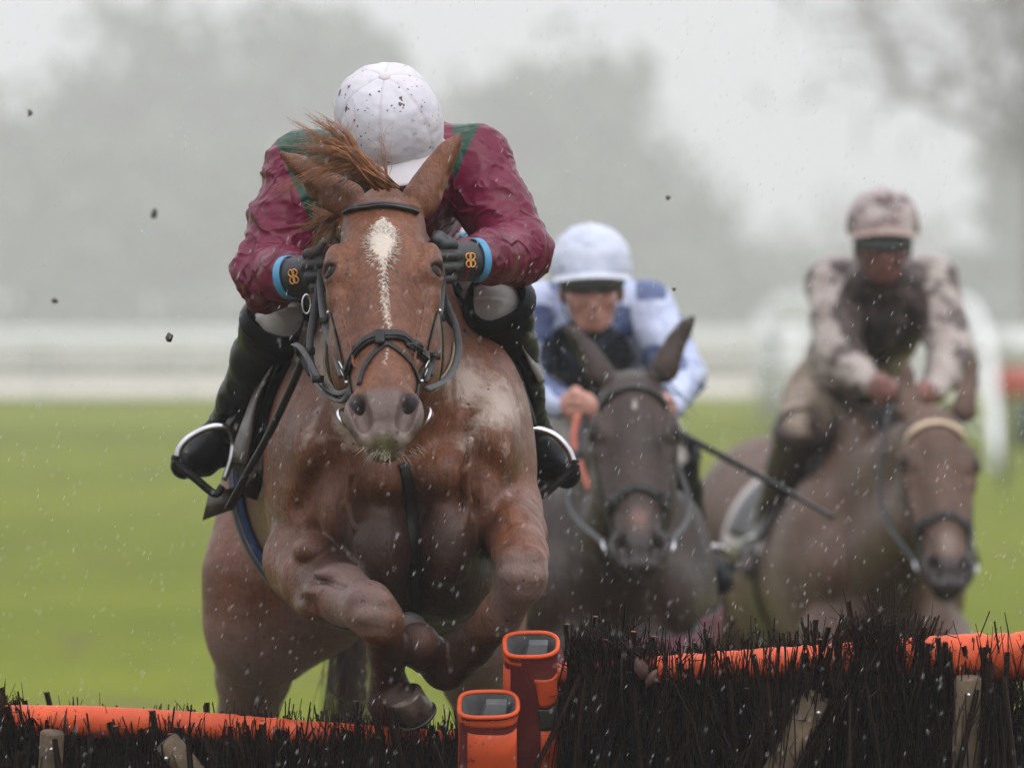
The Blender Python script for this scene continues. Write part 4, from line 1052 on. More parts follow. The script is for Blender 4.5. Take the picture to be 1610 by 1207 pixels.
for i in range(42):
    a = r_.uniform(-1.25, 1.25); x = 616 + 44 * math.sin(a) + r_.normal(0, 3); y = 690 + 26 * math.cos(a) + r_.normal(0, 3)
    p, n_ = cast(x, y)
    if p is None: continue
    d = unit(V(math.sin(a) * .8, -.3, -.55) + r_.normal(0, .25, 3)); L = r_.uniform(.008, .034)
    wh.tube([p, p + d * L * .5, p + d * L + V(0, 0, -.003)], [.0004, .0003, .00012], 3)
mbpart(wh, "whiskers", simple_mat("pale_whisker", (.55, .48, .40), .5, .2, 30, bmp=0), horse1, O1)["kind"] = "stuff"
sh = MB(); white_hair_m = simple_mat("white_hair", (.55, .49, .43), .6, .15, 40, bmp=0)
for i in range(420):
    t = r_.uniform(0, 2 * np.pi); k = r_.uniform(.55, 1.05)
    if i < 320: x, y, dx, dy = 600 + 27 * k * math.cos(t), 386 + 34 * k * math.sin(t), math.cos(t), math.sin(t) * .9 - .15
    else: y = r_.uniform(420, 525); x = 601 + (y - 420) * .08 + r_.choice([-1, 1]) * r_.uniform(2, 6); dx, dy = np.sign(x - 601 - (y - 420) * .08) * .6, .8
    p, n_ = cast(x, y); q, n2 = cast(x + dx * 6, y + dy * 6)
    if p is None or q is None: continue
    d = unit(q - p + r_.normal(0, .0015, 3)); L = r_.uniform(.006, .013); sh.tube([p - n_ * .0003, p + d * L * .5 + n_ * .0011, p + d * L + n_ * .0006], [.0006, .0005, .0002], 3)
mbpart(sh, "star_hair", white_hair_m, horse1, O1)["kind"] = "stuff"
for s in (-1, 1):
    mb = MB(); mb.ball(HF(s * .083, .180, -.027), .0250, 24, 16); mbpart(mb, "eye", eye_m, horse1, O1)
def hoof(a, b, r0, r1, mat, parent, org, upv=V(0, -1, 0)):
    """hoof wall from coronet a to sole b with a metal shoe"""
    ax = unit(b - a); e1 = unit(upv - ax * (upv @ ax)); e2 = np.cross(ax, e1); L = np.linalg.norm(b - a); mb = MB(); K = 24
    rows = [(-.10, .80), (0, 1.0), (.06, 1.04), (.14, 1.02), (1.0, r1 / r0), (1.02, r1 / r0 * .90), (.97, .45)]
    vs = []
    for t, k in rows:
        for j in range(K):
            an = 2 * math.pi * j / K; sq = 1 + .10 * math.cos(an) * t; vs.append(a + ax * L * t + (e1 * math.cos(an) * sq + e2 * math.sin(an)) * r0 * k + e1 * L * .30 * t)
    f = [(i * K + j, i * K + (j + 1) % K, (i + 1) * K + (j + 1) % K, (i + 1) * K + j) for i in range(len(rows) - 1) for j in range(K)] + [tuple((len(rows) - 1) * K + j for j in range(K))]
    mb.add(vs, f); h = mbpart(mb, "hoof", mat, parent, org)
    mb = MB(); ring = [b + ax * .004 + e1 * L * .30 + (e1 * math.cos(t) * 1.08 + e2 * math.sin(t)) * r1 * .88 for t in np.linspace(-2.5, 2.5, 24)]
    mb.sweep(ring, rprof(.016, .007), ups=[ax] * 24); mbpart(mb, "horseshoe", shoe_m, h, org)
shoe_m = simple_mat("worn_shoe_iron", (.035, .032, .030), .5, .3, 40, metal=.6)
steel_m = simple_mat("wet_steel", (.52, .52, .54), .28, .2, 30, metal=1.0, bmp=.1)
hoof(P(636, 1092, 14.11), P(652, 1118, 14.13), .034, .038, hoofpale_m, horse1, O1)
hoof(P(676, 1030, 14.10), P(648, 1008, 14.15), .040, .048, hoof_m, horse1, O1)
hoof(P(392, 1462, 15.78), P(386, 1505, 15.74), .050, .062, hoof_m, horse1, O1)
hoof(P(756, 1462, 15.82), P(760, 1505, 15.78), .050, .062, hoof_m, horse1, O1)
# ------------------------------------------------------------------ tack of the leading horse
leather_m = simple_mat("wet_black_leather", (.012, .0105, .010), .36, .5, 60, bmp=.25, spec=.24)
leather2_m = simple_mat("wet_dark_brown_leather", (.045, .028, .020), .36, .4, 50, bmp=.25)
cloth_m = simple_mat("black_saddle_cloth", (.012, .012, .013), .62, .4, 30, bmp=.4, bdist=.004)
navy_m = simple_mat("navy_girth_webbing", (.014, .040, .115), .6, .35, 60, bmp=.4, spec=.12)
tanstrap_m = simple_mat("muddy_tan_strap", (.24, .185, .13), .7, .35, 40, bmp=.4)
def px_strap(mb, pts, w, t, bvh, off=.002, n=28, closed=False):
    """strap lying on the coat: seen at these photograph points, laid on the surface behind them"""
    hit = []
    for p in pts:
        if len(p) == 3: l, nn, i, d = bvh.find_nearest(Vector(tuple(P(*p)))); hit.append(np.array(l))
        else:
            h, _ = cast(p[0], p[1], bvh)
            if h is not None: hit.append(h)
    c = spline(hit, n, closed); c, nr = snap(bvh, c, off + t / 2)
    mb.sweep(c, rprof(w, t), ups=nr, closed=closed); return c, nr
def bridle1():
    root = empty("bridle", "black leather bridle on the chestnut horse's head", "bridle"); o = HF(0, .3, -.1); root.location = tuple(o)
    B = lambda mb, nm, mat, par=root: mbpart(mb, nm, mat, par, o)
    mb = MB(); px_strap(mb, [(521, 356), (527, 345), (545, 336), (572, 329), (602, 326), (632, 329), (655, 336), (670, 345), (675, 357)], .0165, .0095, bvh1, .001, 40); bb = B(mb, "browband", leather_m)
    mb = MB(); px_strap(mb, [(527, 349), (545, 340), (572, 333), (602, 330), (632, 333), (655, 340), (669, 349)], .003, .0015, bvh1, .0105, 40); B(mb, "stitching", leather2_m, bb)
    for side in (-1, 1):
        mb = MB(); L = [HF(side * u, v, w) for u, v, w in ((.092, .075, -.06), (.108, .15, -.085), (.105, .24, -.075), (.094, .33, -.055), (.078, .42, -.050), (.068, .475, -.055))]
        c = spline(L, 30); c, nr = snap(bvh1, c, .003); mb.sweep(c, rprof(.015, .004), ups=nr); ck = B(mb, "cheekpiece", leather_m)
        for k in (9, 21):
            mb = MB(); f = c[k] + nr[k] * .004; t = unit(c[k + 1] - c[k - 1]); s_ = np.cross(t, nr[k]); q = [f + t * a * .010 + s_ * b_ * .011 for a, b_ in ((-1, -1), (1, -1), (1, 1), (-1, 1))]
            mb.tube(spline(q, 20, True), .0016, 6, True); mb.ball(c[k + 2] + nr[k + 2] * .004, .0042, 10, 6); B(mb, "buckle", steel_m, ck)
        mb = MB(); L = [HF(side * u, v, w) for u, v, w in ((.088, .06, -.10), (.104, .15, -.15), (.10, .27, -.21), (.03, .30, -.27), (0, .30, -.275))]
        c = spline(L, 24); c, nr = snap(bvh1, c, .003); mb.sweep(c, rprof(.013, .004), ups=nr); B(mb, "throat_lash", leather_m)
        # bit ring at the corner of the mouth
        rc = HF(side * .068, .492, -.066); mb = MB(); e1 = unit(HF.v * .9 + HF.w * .2); e2 = unit(HF.w * .8 + HF.u * side * .75)
        mb.tube([rc + (e1 * math.cos(a) + e2 * math.sin(a)) * .024 for a in np.linspace(0, 2 * np.pi, 26, endpoint=False)], .0032, 8, True); B(mb, "bit_ring", steel_m)
    mb = MB(); px_strap(mb, [(549, 596, 13.65), (550, 578), (559, 556), (578, 537), (605, 529), (634, 532), (655, 545), (667, 562), (671, 580, 13.63)], .022, .008, bvh1, .001, 40); nb = B(mb, "noseband", leather_m)
    mb = MB(); px_strap(mb, [(550, 585), (560, 558), (578, 539), (605, 531), (634, 534), (655, 547), (666, 566)], .006, .003, bvh1, .009, 40); B(mb, "padding_roll", leather_m, nb)
    mb = MB(); px_strap(mb, [(566, 606), (571, 585), (581, 566), (596, 549), (607, 541), (620, 547), (640, 565), (651, 583), (656, 602)], .011, .0045, bvh1, .001, 36); fb = B(mb, "flash_strap", leather_m)
    mb = MB(); px_strap(mb, [(598, 526), (599, 546)], .018, .006, bvh1, .010, 6); B(mb, "flash_loop", leather_m, fb)
    # reins: loops hanging from the bit to the hands
    def rein(pts, w=.0135, nm="rein"):
        mb = MB(); c = spline([P(*p) for p in pts], 50); mb.sweep(c, rprof(w, .0042), ups=[V(0, -1, .35)] * 50); return B(mb, nm, leather_m)
    rein([(553, 618, 13.56), (535, 629, 13.60), (512, 616, 13.68), (494, 590, 13.78), (487, 548, 13.88), (492, 500, 13.95), (500, 455, 14.0), (506, 428, 14.02)])
    rein([(553, 612, 13.57), (530, 618, 13.62), (505, 600, 13.72), (488, 570, 13.80), (474, 548, 13.86), (462, 541, 13.92), (470, 556, 13.98), (490, 590, 13.96)], .012)
    rein([(538, 592, 13.62), (528, 560, 13.70), (516, 528, 13.78), (508, 495, 13.86), (504, 450, 13.96), (506, 425, 14.0)])
    rein([(545, 600, 13.60), (540, 575, 13.66), (533, 552, 13.72), (522, 500, 13.82), (516, 455, 13.92), (512, 430, 14.0)], .010)
    rein([(670, 612, 13.56), (695, 601, 13.64), (713, 580, 13.74), (721, 548, 13.82), (716, 512, 13.88), (703, 480, 13.94), (694, 448, 14.0), (692, 420, 14.02)])
    rein([(668, 600, 13.60), (678, 565, 13.68), (686, 525, 13.78), (692, 485, 13.88), (695, 445, 13.97), (694, 415, 14.02)])
    rein([(690, 470, 13.92), (700, 495, 13.93), (712, 512, 13.95), (718, 525, 14.0)], .011)
    rein([(677, 590, 13.64), (684, 550, 13.70), (688, 500, 13.80), (688, 455, 13.90), (690, 425, 13.98)], .010)
    for x, y, d in ((500, 596, 13.70), (512, 505, 13.83), (690, 500, 13.82), (486, 552, 13.86), (683, 560, 13.68)):
        mb = MB(); c = P(x, y, d); mb.box(c, (.011, .004, .007)); B(mb, "keeper", leather_m)
    for x, y, d in ((545, 566, 13.66), (669, 566, 13.63)):
        mb = MB(); mb.ball(P(x, y, d), .0075, 12, 8); B(mb, "stud", steel_m)
    mb = MB(); c = P(482, 478, 13.98); mb.tube([c + V(math.cos(a) * .008, 0, math.sin(a) * .018) for a in np.linspace(0, 2 * np.pi, 20, endpoint=False)], .002, 6, True); B(mb, "ring", steel_m)
bridle1()
def ring_points(bvh, c, e1, e2, a0, a1, n):
    out = []; nr = []
    for a in np.linspace(a0, a1, n):
        d = Vector(tuple(e1 * math.cos(a) + e2 * math.sin(a)))
        l, nn, i, t = bvh.ray_cast(Vector(tuple(np.asarray(c) + np.array(d) * 1.2)), -d, 1.2)
        if l is None: continue
        out.append(np.array(l)); nr.append(np.array(nn))
    return np.array(out), np.array(nr)
def martingale():
    root = empty("breastplate", "mud-stained breastplate strap round the chestnut horse's neck and chest", "breastplate"); o = P(640, 700, 14.2); root.location = tuple(o)
    mb = MB(); px_strap(mb, [(512, 540, 14.25), (524, 600, 14.2), (545, 655, 14.1), (575, 695, 14.05), (622, 715, 14.05), (668, 690, 14.05), (700, 640, 14.08), (716, 600, 14.15), (722, 545, 14.25)], .024, .005, bvh1, .001, 44); mbpart(mb, "neck_strap", tanstrap_m, root, o)
    mb = MB(); px_strap(mb, [(632, 728), (640, 760), (646, 800), (650, 850), (653, 900), (654, 940), (655, 968)], .024, .006, bvh1, .002, 30); mbpart(mb, "chest_strap", leather_m, root, o)
martingale()
def saddle1():
    root = empty("saddle", "black racing saddle with blue girth under the rider in maroon", "saddle"); o = P(606, 430, 15.0); root.location = tuple(o)
    B = lambda mb, nm, mat, par=root: mbpart(mb, nm, mat, par, o)
    c0 = P(600, 745, 14.92); e1 = V(1, 0, 0); e2 = V(0, 0, 1)
    def sheet(nm, mat, d0, d1, a0, a1, off, thick, nd=14, na=26, par=root, wob=.004, taper=None):
        """panel that follows the horse's side between depths d0..d1 and angles a0..a1"""
        top = []; bot = []
        for i, d in enumerate(np.linspace(0, 1, nd)):
            for j, t in enumerate(np.linspace(0, 1, na)):
                a = a0 + (a1 - a0) * t; dd = d0 + (d1 - d0) * d + (taper(d, t) if taper else 0)
                dr = e1 * math.cos(a) + e2 * math.sin(a); s_ = Vector(tuple(V(c0[0], dd, c0[2]) + dr * 1.0))
                l, nn, k, tt = bvh1.ray_cast(s_, Vector(tuple(-dr)), 1.0)
                p = V(c0[0], dd, c0[2]) + dr * .28 if l is None else np.array(l)
                w = wob * (math.sin(d * 9 + t * 5) + math.sin(t * 14 + d * 3) * .6) * t + off * (1 + .8 * t * (1 - abs(2 * d - 1)))
                top.append(p + dr * (w + thick)); bot.append(p + dr * w)
        m = nd * na; f = []
        for b in (0, 1):
            for i in range(nd - 1):
                for j in range(na - 1):
                    q = (b * m + i * na + j, b * m + i * na + j + 1, b * m + (i + 1) * na + j + 1, b * m + (i + 1) * na + j); f.append(q if b else q[::-1])
        per = [i * na for i in range(nd)] + [(nd - 1) * na + j for j in range(1, na)] + [i * na + na - 1 for i in range(nd - 2, -1, -1)] + [j for j in range(na - 2, 0, -1)]
        for a_, b_ in zip(per, per[1:] + per[:1]): f.append((a_, b_, b_ + m, a_ + m))
        mb = MB(); mb.add(top + bot, f); return B(mb, nm, mat, par)
    for sd in (-1, 1):
        A = lambda deg: math.radians(90 - sd * deg)
        tp = lambda d, t: (-.10 * t * (1 - d))
        sheet("saddle_cloth", cloth_m, 14.62, 15.42, A(4), A(88 if sd < 0 else 72), .004, .006, taper=tp, wob=.006)
        sheet("saddle_flap", leather_m, 14.58, 15.00, A(6), A(78 if sd < 0 else 66), .016, .006, taper=lambda d, t: -.06 * math.sin(math.pi * t) * (1 - d), wob=.005)
        sheet("under_flap", leather2_m, 14.54, 14.74, A(22), A(84 if sd < 0 else 60), .030, .005, nd=6, taper=lambda d, t: -.03 * math.sin(math.pi * t), wob=.004)
    mb = MB(); q, nr = ring_points(bvh1, c0 + V(0, .02, 0), e1, e2, math.radians(150), math.radians(390), 60); q = q + nr * .006; mb.sweep(q, rprof(.085, .008), ups=nr); g = B(mb, "girth", navy_m)
    mb = MB(); mb.sweep(q + nr * .005, rprof(.006, .002), ups=nr); B(mb, "girth_piping", tanstrap_m, g)
    mb = MB(); mb.ball(P(606, 432, 15.05), (.12, .26, .045), 18, 10); mb.ball(P(606, 420, 14.82), (.08, .06, .06), 14, 8); B(mb, "seat", leather_m)
    # stirrups and leathers
    for sd, (kx, ky), pts, tread in ((-1, (440, 520), [(279, 722), (283, 704), (300, 686), (330, 672), (356, 672), (366, 690), (364, 720), (352, 755)], [(277, 716), (276, 728), (305, 750), (338, 776), (350, 764)]),
                             (1, (778, 520), [(902, 728), (893, 706), (872, 684), (842, 674), (822, 680), (815, 700), (820, 730), (832, 762)], [(905, 722), (904, 736), (880, 756), (848, 780), (834, 768)])):
        d = 14.70
        mb = MB(); mb.tube(spline([P(x, y, d - .01 + .04 * (i > 4)) for i, (x, y) in enumerate(pts)], 40), np.linspace(.0075, .006, 40), 8); st = B(mb, "stirrup", steel_m)
        mb = MB(); mb.sweep(spline([P(x, y, d - .005) for x, y in tread], 20), rprof(.034, .016), ups=[V(0, 0, 1)] * 20); B(mb, "tread", leather_m, st)
        mb = MB(); x, y = pts[4]; mb.sweep(spline([P(kx, ky, 14.72), P((kx + x) / 2 + sd * -4, (ky + y) / 2, 14.70), P(x, y, d)], 14), rprof(.022, .004), ups=[V(sd, -.5, 0)] * 14); B(mb, "stirrup_leather", leather_m)
    mb = MB(); mb.sweep(spline([P(484, 508, 14.40), P(455, 600, 14.46), P(425, 700, 14.52), P(385, 760, 14.60)], 20), rprof(.016, .004), ups=[V(-.6, -.8, 0)] * 20); B(mb, "girth_strap", leather2_m)
    mb = MB(); mb.sweep(spline([P(728, 520, 14.40), P(760, 570, 14.44), P(785, 640, 14.48), P(798, 700, 14.54)], 20), rprof(.016, .004), ups=[V(.6, -.8, 0)] * 20); B(mb, "girth_strap", leather_m)
    for sd, poly in ((1, [(712, 476), (748, 492), (800, 538), (841, 577), (832, 604), (818, 650), (802, 700), (792, 700), (786, 640), (764, 568), (734, 512)]), (-1, [(492, 500), (462, 508), (430, 560), (404, 640), (378, 715), (372, 776), (402, 786), (428, 700), (452, 630), (484, 566)])):
        n_ = len(poly); fr_ = [P(x, y, 14.40 + .0011 * abs(x - 605) * .9 + .02 * math.sin(i * 2.1)) for i, (x, y) in enumerate(poly)]; ctr = np.mean(fr_, 0); bk = [p + V(-sd * .004, .010, 0) for p in fr_]
        mb = MB(); mb.add([ctr + V(sd * .018, -.004, 0)] + fr_ + [ctr + V(sd * .010, .008, 0)] + bk, [(0, 1 + i, 1 + (i + 1) % n_) for i in range(n_)] + [(n_ + 1, n_ + 2 + (i + 1) % n_, n_ + 2 + i) for i in range(n_)] + [(1 + i, n_ + 2 + i, n_ + 2 + (i + 1) % n_, 1 + (i + 1) % n_) for i in range(n_)]); B(mb, "knee_flap", leather_m)
    # corner of the number cloth trailing behind the boot
    mb = MB(); a, b_, c_, d_ = P(328, 775, 14.95), P(372, 765, 14.90), P(368, 800, 14.90), P(318, 818, 14.96); th = V(0, .006, 0)
    mb.add([a, b_, c_, d_, a + th, b_ + th, c_ + th, d_ + th], [(0, 1, 2, 3), (7, 6, 5, 4), (0, 4, 5, 1), (1, 5, 6, 2), (2, 6, 7, 3), (3, 7, 4, 0)]); B(mb, "cloth_corner", leather2_m)
saddle1()
def whip(name, label, pts, r0, r1):
    root = empty(name, label, "whip"); c = spline([P(*p) for p in pts], 30); o = c[0]; root.location = tuple(o)
    mb = MB(); mb.tube(c[:24], np.linspace(r0, r0 * .85, 24), 10); mbpart(mb, "shaft", leather_m, root, o)
    mb = MB(); mb.sweep(c[22:], rprof(1, .5), scale=np.stack([np.linspace(r1 * 2.2, r1 * 2.8, 8), np.linspace(r1 * 2.4, r1 * 2.4, 8)], 1)); mbpart(mb, "flap", leather_m, root, o)
    mb = MB(); mb.ball(c[0], r0 * 1.25, 10, 8); mbpart(mb, "grip_cap", leather_m, root, o)
whip("whip", "black whip held down beside the boot of the rider in maroon", [(500, 470, 14.05), (478, 560, 14.18), (430, 668, 14.30), (388, 745, 14.38), (360, 800, 14.42)], .0085, .0075)
def breeches_mark():
    rt = RID1[0]; br = [c for c in rt.children if c.name.startswith("breeches")][0]; o = np.array(rt.location)
    me = br.data; n = len(me.vertices); co = np.empty(n * 3, np.float32); me.vertices.foreach_get("co", co); v = co.reshape(-1, 3) + o
    q = np.empty(len(me.polygons) * 4, np.int32); me.polygons.foreach_get("vertices", q); b = bvh_of(v, q.reshape(-1, 4))
    p, nn = cast(738, 372, b)
    if p is None: return
    e1 = unit(np.cross(nn, V(.5, 0, 1))); e2 = np.cross(nn, e1); pts = [p + nn * .004 + e1 * math.cos(t) * .010 + e2 * math.sin(t) * .022 for t in np.linspace(0, 2 * np.pi, 26, endpoint=False)]
    mb = MB(); mb.tube(pts, .0032, 6, True); mbpart(mb, "printed_oval", blue_m, br, o)
breeches_mark()
# ------------------------------------------------------------------ the two following horses and their riders
def gallop_horse(label, O, heading, sc, fr, ears, coat, blaze, seed, attrs_fn, h=.0105, legs=0, nose=1.0):
    """O: ground point under the breast; heading: turn of the body about the vertical"""
    O = np.asarray(O, float); fwd = V(math.sin(heading), -math.cos(heading), 0); sid = V(math.cos(heading), math.sin(heading), 0)
    T = lambda f, s, z: O + sc * (fwd * f + sid * s + V(0, 0, z))
    root = empty("horse", label, "horse"); root.location = tuple(O)
    pts = [T(f, s, z) for f in (.45, -2.05) for s in (-.42, .42) for z in (0, 1.7)] + [fr(u, v, w) for u in (-.2, .2) for v in (-.2, .65) for w in (.1, -.3)] + [e[2] for e in ears]
    lo = np.min(pts, 0) - .05; hi = np.max(pts, 0) + .05; m = fr(0, .3, -.1)
    def ax(i):
        a, b = max(lo[i], m[i] - .42), min(hi[i], m[i] + .42); segs = []
        if a > lo[i]: segs.append((lo[i], a, h * 1.2))
        segs.append((a, b, h * .6))
        if hi[i] > b: segs.append((b, hi[i], h * 1.2))
        return axis(*segs)
    F = Field(ax(0), ax(1), ax(2)); k = sc
    rotM = np.stack([sid, fwd, V(0, 0, 1)])
    def ell(f, s, z, rs, rf, rz, kk=.05, mode='add'): F.ell(T(f, s, z), np.array([rs, rf, rz]) * k, kk, rotM, mode)
    def cone(a, b, ra, rb, kk=.04, e=None, q=1.0): F.cone(T(*a), T(*b), ra * k, rb * k, kk, e, q)
    ell(-.28, 0, 1.16, .225, .34, .32, .06)
    cone((-.35, 0, 1.14), (-.95, 0, 1.13), .29, .305, .08, sid, .92); cone((-.95, 0, 1.13), (-1.35, 0, 1.20), .30, .25, .08, sid, .95); ell(-1.62, 0, 1.27, .27, .36, .26, .08)
    ell(-.42, 0, 1.46, .08, .26, .14, .08)
    for s in (-1, 1):
        ell(-.20, s * .175, 1.15, .10, .19, .27, .05); ell(-.02, s * .15, 1.16, .07, .09, .11, .05); ell(.02, s * .075, .98, .085, .10, .13, .035); ell(-.10, s * .10, .88, .10, .14, .12, .05)
        cone((-1.62, s * .17, 1.15), (-1.62, s * .19, .90), .185, .15, .05)
    F.cone(T(.10, 0, 1.12), T(.06, 0, .85), .012 * k, .012 * k, .03, mode='sub')
    # neck up to the poll
    nb = T(-.30, 0, 1.30); p0 = fr(0, .02, -.11); p1 = fr(0, .20, -.20)
    F.cone(nb, p0, .20 * k, .085 * k, .06, sid, .72); F.cone(T(-.08, 0, 1.16), p1, .18 * k, .10 * k, .06, sid, .80)
    fl = [[(.0, .15, .95), (.22, .15, .72), (.50, .14, .52), (.52, .14, .30), (.50, .13, .16)], [(.0, -.15, .95), (.30, -.15, .86), (.46, -.15, .78), (.32, -.15, .48), (.20, -.15, .42)]]
    if legs: fl = [[(a, -s, z) for a, s, z in l] for l in fl]
    for l in fl:
        F.chain([(T(*l[0]), .11 * k), (T(*l[1]), .075 * k), (T(*l[2]), .056 * k)], .03); F.chain([(T(*l[2]), .054 * k), (T(*((np.array(l[2]) + np.array(l[3])) / 2)), .036 * k), (T(*l[3]), .046 * k), (T(*l[4]), .036 * k)], .02)
    hl = [[(-1.60, .19, .90), (-1.42, .18, .72), (-1.78, .18, .50), (-1.62, .18, .20), (-1.55, .18, .10)], [(-1.60, -.19, .90), (-1.55, -.18, .70), (-1.95, -.18, .52), (-2.0, -.18, .24), (-2.03, -.18, .14)]]
    for l in hl:
        F.chain([(T(*l[0]), .15 * k), (T(*l[1]), .11 * k), (T(*l[2]), .060 * k), (T(*l[3]), .044 * k), (T(*l[4]), .036 * k)], .03)
    add_head(F, fr, ears)
    v, q = F.mesh(); v = relax(v, q, 2, .4)
    at = zero_attrs(len(v)); loc = (v - O); fl_ = loc @ fwd / sc; sl_ = loc @ sid / sc; zl = loc[:, 2] / sc
    attrs_fn(v, fl_, sl_, zl, at); head_attrs(v, fr, at, blaze); at["slime"] *= 0; Lh = fr.inv(v); at["lip"] = np.maximum(at["lip"] * .3, nose * .62 * np.exp(-((Lh[:, 0] / .045)**2 + ((Lh[:, 1] - .455) / .065)**2)) * (Lh[:, 2] > -.05)); at["muzzle"] *= 1 - np.clip(at["lip"], 0, 1)
    me = mesh_data("body", v - O, q)
    for kx, a in at.items(): attr(me, kx, np.clip(a, 0, 1.5))
    link("body", me, coat, root)
    for s in (-1, 1):
        mb = MB(); mb.ball(fr(s * .0905, .178, -.026), .0255 * fr.sc, 18, 12); mbpart(mb, "eye", eye_m, root, O)
    for l, i0 in ((fl[0], 3), (fl[1], 3), (hl[0], 3), (hl[1], 3)):
        a, b = T(*l[4]), T(*(np.array(l[4]) + (np.array(l[4]) - np.array(l[3])) * .5)); hoof(a, b, .046 * k, .058 * k, hoof_m, root, O, fwd)
    tr = strands([[T(-1.93, 0, 1.36), T(-2.12, 0, 1.25), T(-2.25, s, .95), T(-2.32, s * 1.6, .60)] for s in (-.05, 0, .05)], 120, .004, seed, .02, curl=.01)
    mbpart(tr, "tail", darkhair_m, root, O)
    top = [fr(0, -.01, -.05), T(.10, 0, 1.52), T(-.15, 0, 1.58), T(-.40, 0, 1.60)]
    mn = strands([[p + V(0, 0, .01), p + sid * (.07 * g) + V(0, 0, .03), p + sid * (.12 * g) - V(0, 0, .03)] for p in spline(top, 9)[:-1] for g in (1,)], 260, .0022, seed + 1, .018, curl=.008)
    mbpart(mn, "mane", darkhair_m, root, O)
    return root, T, v, q, bvh_of(v, q), sid, fwd
darkhair_m = simple_mat("black_horse_hair", (.018, .014, .012), .45, .5, 40, bmp=0)
def strap_hf(fr, bvh, L, w, t, n=26, off=.002):
    c = spline([fr(*p) for p in L], n); c, nr = snap(bvh, c, off + t / 2); mb = MB(); mb.sweep(c, rprof(w, t), ups=nr); return mb
def simple_bridle(label, fr, bvh, hands, brow_m):
    root = empty("bridle", label, "bridle"); o = fr(0, .3, -.1); root.location = tuple(o); B = lambda mb, nm, m, par=root: mbpart(mb, nm, m, par, o)
    B(strap_hf(fr, bvh, [(-.10, .085, -.05), (-.085, .07, .01), (-.04, .055, .02), (0, .05, .02), (.04, .055, .02), (.085, .07, .01), (.10, .085, -.05)], .020, .008), "browband", brow_m)
    B(strap_hf(fr, bvh, [(-.085, .40, -.09), (-.085, .40, -.02), (-.05, .375, .02), (0, .365, .02), (.05, .375, .02), (.085, .40, -.02), (.085, .40, -.09)], .024, .008), "noseband", leather_m)
    for s, hd in zip((-1, 1), hands):
        B(strap_hf(fr, bvh, [(s * .095, .08, -.06), (s * .11, .16, -.09), (s * .105, .26, -.075), (s * .08, .40, -.05), (s * .07, .48, -.055)], .018, .005), "cheekpiece", leather_m)
        rc = fr(s * .068, .492, -.062); mb = MB(); e1 = unit(fr.v * .9 + fr.w * .2); e2 = unit(fr.w * .8 + fr.u * s * .75)
        mb.tube([rc + (e1 * math.cos(a) + e2 * math.sin(a)) * .026 for a in np.linspace(0, 2 * np.pi, 22, endpoint=False)], .004, 7, True); B(mb, "bit_ring", steel_m)
        a = rc; b = np.asarray(hd); mid = (a + b) / 2 + V(s * .07, 0, -.06); mb = MB(); c = spline([a, mid, b], 24); mb.sweep(c, rprof(.016, .005), ups=[V(0, -1, .3)] * 24); B(mb, "rein", leather_m)
    return root
def simple_saddle(label, T, bvh, sid, fwd, O, stir, cloth):
    root = empty("saddle", label, "saddle"); o = T(-.75, 0, 1.45); root.location = tuple(o); B = lambda mb, nm, m, par=root: mbpart(mb, nm, m, par, o)
    def sheet(nm, mat, f0, f1, a0, a1, off, th, nd=9, na=16):
        top = []; bot = []
        for f in np.linspace(f0, f1, nd):
            for a in np.linspace(a0, a1, na):
                dr = sid * math.cos(a) + V(0, 0, 1) * math.sin(a); c = T(f, 0, 1.13)
                l, nn, i, t = bvh.ray_cast(Vector(tuple(c + dr)), Vector(tuple(-dr)), 1.0); p = c + dr * .28 if l is None else np.array(l)
                top.append(p + dr * (off + th)); bot.append(p + dr * off)
        m = nd * na; fs = []
        for b in (0, 1):
            for i in range(nd - 1):
                for j in range(na - 1): q = (b * m + i * na + j, b * m + i * na + j + 1, b * m + (i + 1) * na + j + 1, b * m + (i + 1) * na + j); fs.append(q if b else q[::-1])
        per = [i * na for i in range(nd)] + [(nd - 1) * na + j for j in range(1, na)] + [i * na + na - 1 for i in range(nd - 2, -1, -1)] + [j for j in range(na - 2, 0, -1)]
        for a_, b_ in zip(per, per[1:] + per[:1]): fs.append((a_, b_, b_ + m, a_ + m))
        mb = MB(); mb.add(top + bot, fs); B(mb, nm, mat)
    for s in (-1, 1):
        A = lambda d: math.radians(90 - s * d)
        sheet("saddle_cloth", cloth, -.50, -1.22, A(3), A(78), .004, .006); sheet("saddle_flap", leather_m, -.48, -.90, A(5), A(70), .014, .008)
        q, nr = ring_points(bvh, T(-.60, 0, 1.13), sid, V(0, 0, 1), A(60), A(182), 26)
        mb = MB(); mb.sweep(q + nr * .007, rprof(.07, .008), ups=nr); B(mb, "girth", leather_m)
    mb = MB(); mb.ball(T(-.78, 0, 1.45), (.13, .24, .05), 16, 8); B(mb, "seat", leather_m)
    for k_, a_, t_ in stir:
        ax = unit(a_ - k_); c = t_ * .6 + a_ * .4 + ax * .03; fd = unit(t_ - a_); sd = unit(np.cross(fd, ax)); upv = -ax
        arc = [c + sd * .062 * math.cos(t) + upv * (.125 * math.sin(t)) for t in np.linspace(0, math.pi, 20)]
        mb = MB(); mb.tube(arc, .0075, 8); st = B(mb, "stirrup", steel_m)
        mb = MB(); mb.sweep([c - sd * .062, c + sd * .062], rprof(.04, .012), ups=[upv, upv]); B(mb, "tread", leather_m, st)
        mb = MB(); mb.sweep(spline([c + upv * .125, (c + upv * .125) * .5 + k_ * .5, k_ + ax * .05], 10), rprof(.025, .005), ups=[sd] * 10); B(mb, "stirrup_leather", leather_m)

